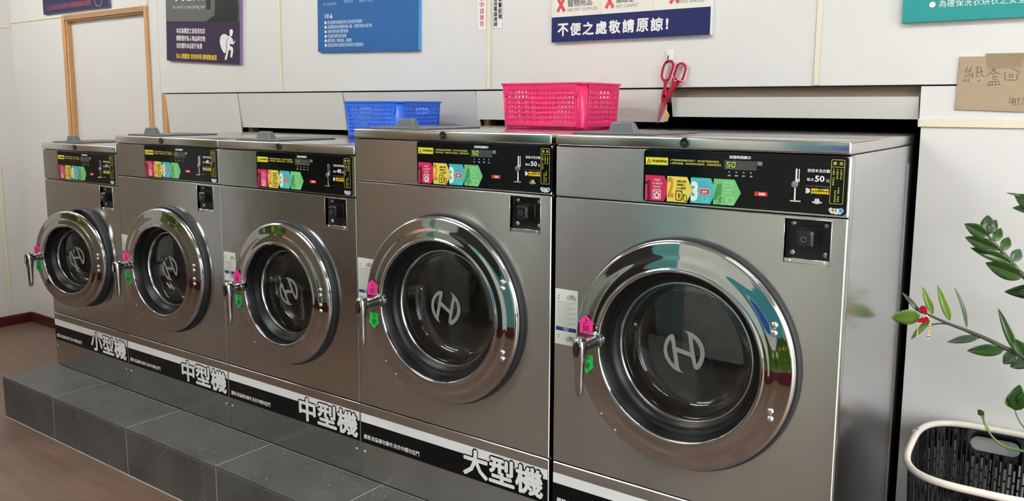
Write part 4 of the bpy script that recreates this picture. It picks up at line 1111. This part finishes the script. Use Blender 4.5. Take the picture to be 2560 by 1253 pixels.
sign(b, 'wall_sign', .332, 1.49, 'dark purple theft-warning sign with a white burglar symbol, hung crooked')
# blue instructions
b = MB()
b.prism([rect(0, .606, 0, .42)], SY, WY, S_BLUE, 0, mat('sign_blue_lit_edge', srgb(96, 164, 228), .4))  # edge in a brighter blue, painting in the light on the side
b.text('注意', .044, .074, .146, .164, Y1, PWHITE, .015)
b.prism([[(.079, .146), (.098, .146), (.0885, .166)]], Y1, Y1, PWHITE); b.text('!', .0878, .0892, .149, .159, Y2, S_BLUE, .03)
for i, (s, L_) in enumerate((('洗衣前請仔細檢查衣物口袋內是否有雜物', .216), ('洗程開始後洗衣機將自動上鎖，洗程完成後才能打開', .275), ('洗程中請勿強行開門取物', .132), ('兒童請勿操作洗衣設備', .120), ('嚴禁洗鞋，寵物用品，腳踏墊', .155), ('若違反使用本店將追究清潔責任及營業損失', .226))):
    z = .126 - .0196 * i
    b.prism([circ(.052, z + .0005, .0068, 14)], Y1, Y1, PWHITE)
    b.text(s, .064, .064 + L_, z - .007, z + .009, Y1, mat('sign_blue_white', srgb(206, 222, 238), .4), .012)
for s, a, c, z in (('放入衣物及洗劑', .04, .123, .200), ('把機門關上', .17, .228, .206), ('請選擇大/小機行程', .264, .352, .205), ('投幣後按啟動', .384, .44, .2155), ('取出衣物', .503, .542, .2165)):
    b.text(s, a, c, z, z + .0125, Y1, mat('sign_blue_pale', srgb(150, 184, 222), .4), .01)
b.v = [(x + 1.212, y, z + 1.511) for x, y, z in b.v]; b.rot_xz(1.212, 1.511, -.023)
sign(b, 'wall_sign', 1.515, 1.5, 'blue laundry instruction sign with white bulleted lines, above the middle washer')
# white prohibition sign
b = MB()
b.prism([rect(2.464, 3.068, 1.5015, 1.92)], SY, WY, S_WHITE, 0, PWHITE)
b.prism([rect(2.464, 3.068, 1.5015, 1.5895)], Y1, Y1, S_NAVY)
xs = [2.490, 2.5425, 2.5945, 2.6465, 2.699, 2.752, 2.805, 2.858]
for ch, x in zip('不便之處敬請原諒', xs): b.text(ch, x, x + .0455, 1.5215, 1.5665, Y2, PWHITE, .03)
b.text('!', 2.9135, 2.9225, 1.525, 1.562, Y2, PWHITE, .05)
for x in (2.503, 2.7005, 2.942):
    z = 1.632
    for d in (1, -1):
        a = Vector((x - .0145, z - .024 * d)); e = Vector((x + .0145, z + .024 * d)); nrm = (e - a).normalized(); p = Vector((-nrm.y, nrm.x)) * .0058
        b.prism([[tuple(a + p), tuple(a - p), tuple(e - p), tuple(e + p)]], Y1 - (.0001 if d > 0 else 0), Y1, S_X)
GR = mat('sign_grey_text', srgb(128, 128, 124), .5); DK = mat('sign_dark_text', srgb(58, 58, 58), .5)
for s, e_, x, x2, xe in (('寵物用品', 'NO PET SUPPLIES', 2.531, 2.631, 2.653), ('腳踏墊', 'NO CARPET', 2.7265, 2.794, 2.811), ('鞋子', 'NO SHOES', 2.963, 3.005, 3.045)):
    b.text(s, x, x2, 1.6225, 1.6475, Y1, DK, .012); b.text(e_, x, xe, 1.606, 1.617, Y1, GR, .004)
for x in (2.664, 2.8655):
    for i in range(28): b.prism([rect(x - .0006, x + .0006, 1.592 + i * .0115, 1.599 + i * .0115)], Y1, Y1, GR)
sign(b, 'wall_sign', 2.766, 1.51, 'white prohibition sign with red crosses and a navy apology band, above the scissors')
# teal notice
b = MB()
b.prism([rect(3.634, 4.26, 1.5075, 1.95)], SY, WY, S_TEAL, 0, S_TEAL)
b.prism([circ(3.709, 1.5525, .0078, 20)], Y1, Y1, PWHITE)
for i, ch in enumerate('為確保洗衣烘衣之安全，滾筒轉動時請勿開門'):
    if ch == '，': b.text(ch, 3.725 + .0207 * i, 3.729 + .0207 * i, 1.545, 1.551, Y1, PWHITE); continue
    b.text(ch, 3.7245 + .0207 * i, 3.7245 + .0207 * i + .0185, 1.5435, 1.563, Y1, PWHITE)
b.prism([circ(3.709, 1.603, .0078, 20)], Y1, Y1, PWHITE)
sign(b, 'wall_sign', 3.95, 1.515, 'teal safety notice at the upper right, with a white bullet and white lettering')
# dark navy sign above the wooden frame
b = MB()
b.prism([rect(-1.294, -.534, 1.823, 2.25)], SY, WY, S_NAVY2, 0, mat('sign_navy_lit_edge', srgb(86, 98, 172), .4))  # lighter navy edge carries the side light in its colour
b.text('以上狀況若有疑問可至營業處查詢 處理', -1.242, -.725, 1.845, 1.875, Y1, S_REDT, .012)
b.prism([circ(-.638, 1.876, .045, 24), circ(-.638, 1.876, .041, 24)], Y1, Y1, mat('sign_pale_pink', srgb(196, 150, 170), .5)); b.prism([circ(-.632, 1.889, .017, 16)], Y1, Y1, S_REDT)
sign(b, 'wall_sign', -.914, 1.83, 'dark navy sign with dull red lettering, above the wooden frame at far left')
# two narrow vertical stickers
b = MB(); y = WY - .0008
b.prism([rrect(2.108, 2.1555, 1.562, 1.76, .004)], y, WY, PWHITE)
b.prism([rrect(2.109, 2.1545, 1.563, 1.759, .004), rrect(2.1098, 2.1537, 1.5638, 1.7582, .0035)], y - .0003, y - .0003, PRED)
for i, ch in enumerate('笑微請中影錄'): b.text(ch, 2.1215, 2.1425, 1.5755 + .0243 * i, 1.5965 + .0243 * i, y - .0003, mat('sticker_red', srgb(196, 28, 62), .5), .012)
tag(b.build('wall_sticker', None, (2.132, WY, 1.562)), 'narrow vertical white sticker with red characters, left of the batten', 'sticker', 'vertical stickers beside the batten')
b = MB()
b.prism([rrect(2.1855, 2.2315, 1.564, 1.70, .004)], y, WY, PWHITE)
b.prism([rrect(2.1862, 2.2308, 1.5647, 1.6993, .004), rrect(2.187, 2.23, 1.5655, 1.6985, .0035)], y - .0003, y - .0003, PBLACK)
for i, ch in enumerate('線連腦電局警'): b.text(ch, 2.1895, 2.2065, 1.5735 + .0188 * i, 1.5905 + .0188 * i, y - .0003, PBLACK, .02)
for i, ch in enumerate('備設警報'): b.text(ch, 2.2105, 2.228, 1.6 + .0212 * i, 1.619 + .0212 * i, y - .0003, PBLACK, .02)
tag(b.build('wall_sticker', None, (2.208, WY, 1.564)), 'narrow vertical white sticker with two columns of black characters, right of the batten', 'sticker', 'vertical stickers beside the batten')
# handwritten cardboard notice
b = MB(); CY = WY - .005
cont = [(3.7805, 1.2675), (3.85, 1.2655), (3.93, 1.2625), (4.0, 1.2615), (4.07, 1.263), (4.073, 1.33), (4.071, 1.412), (3.99, 1.412), (3.9, 1.4095), (3.783, 1.4105), (3.7815, 1.34)]
b.prism([cont], CY, WY, CARD, .0008)
cb_ = b.build('cardboard_notice', None, (3.92, WY, 1.262)); tag(cb_, 'brown corrugated cardboard notice with black handwriting, taped to the wall at right', 'notice')
for pts in ([(3.852, 1.377), (3.862, 1.376), (3.93, 1.381), (3.934, 1.416), (3.846, 1.417), (3.848, 1.40)], [(3.905, 1.409), (3.99, 1.4035), (4.0, 1.419), (3.93, 1.416)]):
    q = MB(); yt = .0008 if pts[0][0] < 3.9 else .0016; q.prism([pts], CY - yt, CY - yt + .0008, TAPE); q.build('tape', cb_, ORG[cb_])
q = MB()
HW = [[(1545,500),(1530,545),(1565,530)],[(1575,500),(1560,560),(1528,578)],[(1560,575),(1590,560)],[(1520,598),(1526,612)],[(1540,595),(1546,612)],[(1560,592),(1566,615)],[(1588,545),(1588,585)],
      [(1610,508),(1640,505)],[(1618,510),(1618,580),(1640,575)],[(1618,545),(1660,540)],[(1645,508),(1650,560),(1672,578)],[(1625,608),(1645,606)],
      [(1745,512),(1715,550),(1680,575)],[(1725,515),(1750,545),(1785,560)],[(1720,560),(1755,556)],[(1735,575),(1735,600),(1760,598),(1762,582),(1738,575)],[(1710,615),(1710,636)],[(1712,615),(1780,612),(1782,636)],[(1732,614),(1732,636)],[(1755,614),(1755,636)],[(1695,640),(1792,636)],
      [(1815,545),(1818,600),(1830,604),(1900,606)],[(1860,520),(1920,548),(1900,566),(1905,606)],[(1850,560),(1850,585),(1875,583),(1874,565),(1850,562)],
      [(1958,575),(1972,545)],[(1972,600),(1985,560),(2000,610)],[(2010,540),(2010,600)],[(2030,560),(2060,555),(2040,610)]]
HW2 = [[(1862,730),(1868,738)],[(1860,745),(1880,742)],[(1862,755),(1862,772),(1876,770),(1876,756)],[(1888,735),(1885,775)],[(1888,740),(1905,738),(1905,790)],[(1886,755),(1905,752)],[(1898,760),(1882,785)],[(1915,745),(1935,742)],[(1928,735),(1926,785),(1915,790)],
       [(1955,735),(1962,742)],[(1950,752),(1970,750)],[(1952,762),(1952,780),(1968,778),(1968,764)],[(1980,740),(1978,780)],[(1992,745),(1994,785)]]
for st in HW + HW2:
    pts = [(3.781 + (a - 1475) * .160 / 485, CY - .0003, 1.411 - (c - 425) * .143 / 395) for a, c in st]
    q.tube(pts, .00055 if st in HW else .0005, INK, 5)
q.build('handwriting', cb_, ORG[cb_])

# hook and scissors
b = MB(); HY = WY
b.prism([rrect(2.912, 2.9345, 1.428, 1.4605, .004)], HY - .006, HY, PWHITE, .001)
b.prism([rrect(2.914, 2.9325, 1.4185, 1.436, .005)], HY - .0075, HY - .002, PWHITE, .001)
hk = b.build('wall_hook', None, (2.923, WY, 1.4185)); tag(hk, 'small white adhesive hook on the wall holding the scissors', 'hook')
b = MB(); b.tube([(2.9215, HY - .007, 1.441), (2.9215, HY - .011, 1.438), (2.9215, HY - .011, 1.422), (2.9215, HY - .016, 1.4165), (2.9215, HY - .022, 1.4185), (2.9215, HY - .023, 1.423)], .0017, PBLACK, 6); b.build('hook_pin', hk, ORG[hk])
SCX = [(1620, 100, 120 / 683.0)]
def sp(a, c):  # scissors outline drawn on a flat plane, metres: 0.0002155 m per drawing unit, upright
    return (2.9045 + (a - 195) * .0002655 , 1.4245 - (c - 280) * .0002263)
sroot = thing('scissors', (2.92, WY - .018, 1.22), 'red-handled scissors hanging from the white hook, point down', 'scissors')
yA, yB = WY - .0185, WY - .0135
def flat(mb, pts, y, t, m, bev=.0012): mb.prism([[sp(*p) for p in pts]], y - t / 2, y + t / 2, m, bev)
b = MB()
lp1 = [(300,288),(255,300),(222,350),(203,420),(196,500),(212,550),(250,562),(292,545),(318,460),(345,370),(335,310)]
b.tube([(p.x, yA, p.y) for p in cloop([sp(*p) for p in lp1])], .0042, SCIS, 8, True)
flat(b, [(192,520),(215,575),(230,620),(222,690),(205,745),(196,850),(248,948),(262,880),(272,780),(262,690),(262,620),(300,545),(250,572)], yA, .006, SCIS)
b.build('handle', sroot)
b = MB()
lp2 = [(440,325),(395,355),(372,430),(355,500),(385,560),(430,588),(462,560),(490,470),(503,400),(485,345)]
b.tube([(p.x, yB, p.y) for p in cloop([sp(*p) for p in lp2])], .0042, SCIS, 8, True)
flat(b, [(335,505),(360,560),(425,600),(370,690),(320,765),(262,905),(245,945),(215,870),(240,770),(290,690),(325,640),(325,565)], yB, .006, SCIS)
b.build('handle', sroot)
b = MB(); flat(b, [(188,850),(256,948),(236,1010),(192,1110),(148,1205),(141,1190),(160,1000),(176,930)], yB, .002, BLADE, .0004); b.build('blade', sroot)
b = MB(); px_, pz_ = sp(241, 800); b.lathe(px_, pz_, [(.0055, yA - .002), (.005, yA - .005), (.0025, yA - .005), (.002, yA - .0045), (0, yA - .0045)], PBLACK, 18); b.build('pivot_screw', sroot)
b = MB()
b.tube([(sp(330,505)[0], yB - .005, sp(330,505)[1]), (sp(372,540)[0], yB - .009, sp(372,540)[1]), (sp(400,520)[0], yB - .01, sp(400,520)[1]), (sp(420,560)[0], yB - .009, sp(420,560)[1]), (sp(385,585)[0], yB - .008, sp(385,585)[1]), (sp(365,555)[0], yB - .008, sp(365,555)[1])], .0024, RIBP, 6)
b.tube([(sp(420,560)[0], yB - .009, sp(420,560)[1]), (sp(470,580)[0], yB - .008, sp(470,580)[1]), (sp(520,600)[0], yB - .004, sp(520,600)[1]), (sp(490,620)[0], yB - .006, sp(490,620)[1]), (sp(440,618)[0], yB - .008, sp(440,618)[1])], .0028, RIBP, 6)
b.build('ribbon', sroot)

# ------------------------------------------------------------------ laundry hamper
def hamper():
    cx, cy, zt, zb = 3.955, .420, .395, FZ
    ang = R(2.5); a, bb = .178, .224; H = zt - zb
    def P(s, v, off=0.0):
        """s in 0..1 round the hamper, v in 0..1 up"""
        t = 2 * math.pi * s; n = 3.4; k2 = .86 + .14 * v
        c, q = math.cos(t), math.sin(t)
        x = math.copysign(abs(c) ** (2 / n), c) * (a * k2 + off); y = math.copysign(abs(q) ** (2 / n), q) * (bb * k2 + off)
        return Vector((cx + x * math.cos(ang) - y * math.sin(ang), cy + x * math.sin(ang) + y * math.cos(ang), zb + H * v))
    # resample by arc length
    S = [0.0]; M = 720; prev = P(0, 1)
    for i in range(1, M + 1):
        p = P(i / M, 1); S.append(S[-1] + (p - prev).length); prev = p
    tot = S[-1]
    def at(l, v, off=0.0):
        l = (l % 1.0) * tot
        lo, hi = 0, M
        while hi - lo > 1:
            m_ = (lo + hi) // 2
            if S[m_] <= l: lo = m_
            else: hi = m_
        f = (l - S[lo]) / max(S[hi] - S[lo], 1e-9)
        return P((lo + f) / M, v, off)
    q = MB(); nc = 120
    hand = []
    # the grip holes sit in the middle of the two long sides
    for i in range(nc):
        l0, l1 = i / nc, (i + 1) / nc; lm = (l0 + l1) / 2
        dist = min(abs(lm - .25), abs(lm - .75)) * tot
        vtop = .862 if dist < .088 else .935
        solid = False
        rowh = .0375 / H; st = .11; off = (i % 2) * .5
        cuts = []; v = st + off * rowh
        while v + rowh * .86 < vtop: cuts.append((v, v + rowh * .86)); v += rowh
        m0, m1 = l0 + (l1 - l0) * .27, l0 + (l1 - l0) * .73
        def hole(l):
            d = min(abs(l - .25), abs(l - .75)) * tot; hl, hg = .060, .0205
            if d >= hl: return 0.0
            e = max(0.0, d - (hl - hg)); return hg * math.sqrt(max(0.0, 1 - (e / hg) ** 2)) / H
        vc = .925
        def quad(la, lb, a0, a1, b0, b1):
            if max(a1 - a0, b1 - b0) < 1e-5: return
            q.add([at(la, a0), at(lb, b0), at(lb, b1), at(la, a1)], [[0, 1, 2, 3]], HAMP, True)
        for la, lb, cut in ((l0, m0, False), (m0, m1, True), (m1, l1, False)):
            segs = []; v = 0.0
            if cut:
                for c0, c1 in cuts: segs.append((v, c0)); v = c1
            segs.append((v, 1.0))
            ha, hb = hole(la), hole(lb)
            for va, vb in segs:
                if (ha or hb) and vb == 1.0: quad(la, lb, va, vc - ha, va, vc - hb); quad(la, lb, vc + ha, 1.0, vc + hb, 1.0)
                else: quad(la, lb, va, vb, va, vb)
    q.add([at(i / 72, 0.0) for i in range(72)], [list(range(72))], HAMP)
    o = q.build('laundry_hamper', None, (cx, cy, zb), weld=True)
    so = o.modifiers.new('thickness', 'SOLIDIFY'); so.thickness = .0035; so.offset = 0
    tag(o, 'tall black slotted laundry hamper with a white rim, on the floor at lower right', 'hamper')
    q = MB(); q.tube([at(i / 120, 1.0, .003) for i in range(120)], .009, RIMW, 10, True); q.build('rim', o)
    q = MB(); c = at(.445, 1.0, .006); q.box(c.x - .006, c.x + .006, c.y - .011, c.y + .011, c.z - .022, c.z + .0125, BOLT, .002, 1); q.build('clip', o)
hamper()

# ------------------------------------------------------------------ plant in a pot standing just right of the hamper
proot = thing('potted_plant', (4.66, .30, FZ), 'leafy green plant with long arching stems reaching in from the right edge', 'plant')
q = MB(); cx, cy = 4.66, .30
prof = [(.115, FZ), (.15, FZ + .3), (.165, FZ + .5), (.172, FZ + .56), (.16, FZ + .56), (.152, FZ + .5)]
n = 40
vs = [(cx + r * math.cos(2 * math.pi * i / n), cy + r * math.sin(2 * math.pi * i / n), z) for i in range(n) for r, z in prof]; kk = len(prof)
q.add(vs, [[i * kk + j, ((i + 1) % n) * kk + j, ((i + 1) % n) * kk + j + 1, i * kk + j + 1] for i in range(n) for j in range(kk - 1)] + [[i * kk for i in range(n)]], POT, True)
q.build('pot', proot)
q = MB(); q.add([(cx + .154 * math.cos(2 * math.pi * i / n), cy + .154 * math.sin(2 * math.pi * i / n), FZ + .515) for i in range(n)], [list(range(n))], SOIL); q.build('soil', proot)
SZ = FZ + .515
def smooth(pts, k2=6):
    pts = [Vector(p) for p in pts]; out = []
    for i in range(len(pts) - 1):
        p0, p1, p2, p3 = pts[max(i - 1, 0)], pts[i], pts[i + 1], pts[min(i + 2, len(pts) - 1)]
        for j in range(k2):
            t = j / k2
            out.append(.5 * ((2 * p1) + (-p0 + p2) * t + (2 * p0 - 5 * p1 + 4 * p2 - p3) * t * t + (-p0 + 3 * p1 - 3 * p2 + p3) * t ** 3))
    out.append(pts[-1]); return out
def stem(pts, r0_, r1_, m=STEM):
    p = smooth(pts); q = MB(); q.tube(p, [r0_ + (r1_ - r0_) * i / (len(p) - 1) for i in range(len(p))], m, 8); return q.build('stem', proot)
PYD = .42
stem([(3.769, PYD, .748), (3.789, PYD, .744), (3.814, PYD, .735), (3.844, PYD, .7255), (3.88, PYD, .716), (3.925, PYD, .702), (3.965, PYD, .686), (4.008, PYD, .669), (4.2, .40, .575), (4.42, .36, .45), (4.6, .31, SZ)], .0022, .008)
stem([(3.786, PYD, .713), (3.829, PYD, .7255), (3.87, PYD + .003, .7165), (3.91, PYD + .003, .700)], .0018, .0025)
stem([(3.91, PYD, .962), (3.938, PYD, .93), (3.964, PYD, .901), (3.993, PYD, .869), (4.12, .41, .74), (4.35, .37, .55), (4.62, .33, SZ)], .0028, .009)
stem([(3.985, .44, 1.05), (4.08, .44, .98), (4.25, .42, .82), (4.5, .36, .55), (4.66, .32, SZ)], .0025, .009)
stem([(4.05, .44, .84), (4.2, .44, .72), (4.45, .38, .5), (4.68, .28, SZ)], .003, .008)
stem([(3.9345, .40, .512), (3.936, .40, .498), (3.945, .40, .478), (3.96, .40, .458), (3.985, .40, .4425), (4.03, .40, .4405), (4.15, .39, .445), (4.35, .35, .44), (4.55, .31, .37), (4.60, .30, SZ)], .0022, .0045, SHOOT)
stem([(3.999, .42, .535), (4.004, .42, .52), (4.02, .42, .496), (4.06, .42, .47), (4.3, .38, .45), (4.6, .32, SZ)], .0016, .003, SHOOT)
def leaf(base, tip, w, m, roll=0.0, fold=.25, dy=0.0, bend=.06, blunt=.55):
    b_ = Vector((base[0], PYD, base[1])) if len(base) == 2 else Vector(base)
    t_ = Vector((tip[0], PYD + dy, tip[1])) if len(tip) == 2 else Vector(tip)
    ax = (t_ - b_); L = ax.length; ax.normalize()
    side = ax.cross(Vector((0, 1, 0))).normalized(); nrm = side.cross(ax).normalized()
    if nrm.y > 0: nrm = -nrm
    c, s = math.cos(roll), math.sin(roll); side, nrm = side * c + nrm * s, nrm * c - side * s
    N = 12; vs = []
    for i in range(N + 1):
        u = i / N
        ww = w / 2 * (math.sin(math.pi * min(1, u ** (.75)) ) ** .8 if 0 < u < 1 else 0) 
        ww = max(ww, .0006 if u < .5 else .0)
        p = b_ + ax * (L * u) + nrm * (bend * L * math.sin(math.pi * u))
        for j in (-1, -.5, 0, .5, 1): vs.append(p + side * (ww * j) - nrm * (-fold * ww * abs(j)) )
    fs = [[i * 5 + j, i * 5 + j + 1, (i + 1) * 5 + j + 1, (i + 1) * 5 + j] for i in range(N) for j in range(4)]
    q = MB(); q.add(vs, fs, m, True); o = q.build('leaf', proot)
    so = o.modifiers.new('thickness', 'SOLIDIFY'); so.thickness = .0008
    return o
# lower branch
leaf((3.772, .738), (3.703, .7205), .040, LEAFL, 0, .1)
leaf((3.769, .747), (3.724, .794), .013, LEAFG, .5)
leaf((3.801, .746), (3.772, .815), .018, LEAFL, .3)
leaf((3.841, .735), (3.806, .824), .020, LEAFL, .3)
leaf((3.880, .724), (3.846, .822), .012, LEAFG, .9)
leaf((3.909, .703), (3.838, .678), .020, LEAFG, .3)
leaf((3.966, .681), (3.884, .664), .030, LEAFD, .2)
leaf((3.988, .683), (3.944, .784), .020, LEAFD, .3)
leaf((4.006, .675), (3.982, .713), .034, LEAFD, .2)
leaf((3.99, .678), (3.966, .645), .03, LEAFG, .2)
leaf((4.02, .665), (3.98, .64), .03, LEAFG, .2)
leaf((3.797, .730), (3.754, .671), .016, LEAFL, .3)
leaf((4.03, .66), (4.06, .74), .03, LEAFD, .1); leaf((4.08, .64), (4.05, .57), .035, LEAFD, .1); leaf((4.12, .62), (4.16, .70), .035, LEAFL, .1)
# upper branch
leaf((3.911, .962), (3.903, 1.008), .034, LEAFG, 0, .15, .03)
leaf((3.910, .961), (3.857, .986), .032, LEAFD, .1, .35)
leaf((3.937, .928), (3.860, .953), .034, LEAFD, .1, .35)
leaf((3.964, .901), (3.874, .927), .026, LEAFD, .2, .35)
leaf((3.993, .868), (3.909, .893), .042, LEAFD, .1, .35)
leaf((3.968, .898), (3.922, .902), .018, LEAFG, .2, .2, .02)
leaf((3.913, .966), (3.922, .998), .022, LEAFD, .2, .2, .03); leaf((3.925, .948), (3.934, .978), .022, LEAFD, .2, .2, .03)
leaf((3.944, .928), (3.952, .957), .024, LEAFD, .2, .2, .03); leaf((3.966, .903), (3.978, .930), .026, LEAFG, .2, .2, .03)
leaf((4.02, .845), (4.05, .89), .034, LEAFD, .2, .2, .03); leaf((4.03, .83), (3.985, .83), .03, LEAFD)
# topmost tip and the leaf below
leaf((3.985, .44, 1.058), (3.939, .44, 1.067), .007, LEAFG, .4)
leaf((4.01, .44, 1.035), (3.957, .44, 1.064), .036, LEAFD, .1); leaf((4.02, .44, 1.03), (3.955, .44, 1.031), .026, LEAFD, .3)
leaf((4.03, .44, 1.02), (3.985, .44, 1.012), .03, LEAFD, .1); leaf((4.0, .44, 1.04), (4.03, .44, 1.09), .03, LEAFD, .1)
leaf((4.05, .44, .838), (3.953, .44, .822), .038, LEAFD, .0, .1)
leaf((4.045, .44, .84), (4.06, .44, .80), .03, LEAFD)
# pothos-like leaves low at the edge
leaf((3.999, .42, .533), (4.004, .42, .60), .042, LEAFD, .0, .12); leaf((3.992, .42, .538), (3.983, .42, .572), .026, LEAFL, .2, .12)
leaf((4.01, .42, .545), (4.035, .42, .59), .04, LEAFD, .2, .12)
leaf((3.9345, .40, .512), (3.921, .40, .5235), .016, LEAFD, .0, .1); leaf((3.936, .40, .50), (3.925, .40, .515), .005, LEAFG, .4)
leaf((3.952, .40, .468), (3.935, .40, .497), .007, LEAFL, .4)

# ribbon charm tied to the lower branch
rr = thing('ribbon_charm', (3.785, PYD - .006, .735), 'shiny red ribbon bow with gold bead strings, tied to the lowest plant branch', 'ornament')
def bow(pts, yd):
    q = MB(); n = len(pts)
    vs = [(p[0], PYD - .008 - d, p[1]) for p, d in zip(pts, yd)] + [(p[0], PYD - .005 - d, p[1]) for p, d in zip(pts, yd)]
    q.add(vs, [list(range(n)), list(range(2 * n - 1, n - 1, -1))] + [[i, (i + 1) % n, n + (i + 1) % n, n + i] for i in range(n)], RIBR); q.build('bow_loop', rr)
bow([(3.786, .744), (3.778, .750), (3.768, .757), (3.774, .766), (3.783, .768), (3.788, .760), (3.790, .747)], [0, .003, .006, .007, .005, .002, 0])
bow([(3.797, .738), (3.788, .739), (3.776, .735), (3.766, .727), (3.770, .722), (3.785, .723), (3.796, .730)], [0, .003, .006, .007, .006, .003, 0])
q = MB()
q.tube([(3.776, PYD - .012, .742), (3.783, PYD - .014, .735), (3.79, PYD - .013, .745), (3.797, PYD - .012, .733)], .0009, BEAD, 5); q.build('gold_cord', rr)
for x, zs_, top_ in ((3.799, ((.7265, .002), (.719, .0038), (.712, .0026), (.7065, .0022), (.701, .0024), (.692, .0046), (.684, .0026), (.680, .002)), .735),
                     (3.772, ((.699, .002), (.694, .0022), (.689, .002), (.684, .0025)), .722)):
    q = MB(); q.tube([(x, PYD - .013, top_), (x - .002, PYD - .013, zs_[-1][0])], .0005, BEAD, 5)
    for z, r in zs_: q.ball((x - (top_ - z) * .05, PYD - .013, z), r, BEAD, (1, 1, 1), 10)
    q.build('bead_string', rr)

# ------------------------------------------------------------------ ceiling lamps
for x, y, lab in ((-0.95, -0.8, 'long white ceiling lamp over the left end of the washers'), (1.8, -1.2, 'long white ceiling lamp over the middle of the row of washers'), (4.3, -0.8, 'long white ceiling lamp over the camera end of the room'), (1.2, -2.15, 'long white ceiling lamp near the far wall')):
    L_ = thing('ceiling_lamp', (x, y, CZ - .06), lab, 'lamp', 'ceiling lamps')
    q = MB(); q.box(x - .62, x + .62, y - .09, y + .09, CZ - .05, CZ - .001, LAMPW, .004, 1); q.build('housing', L_)
    for dy in (-.045, .045):
        q = MB(); q.tube([(x - .6, y + dy, CZ - .068), (x + .6, y + dy, CZ - .068)], .014, TUBE, 12); q.build('tube', L_)
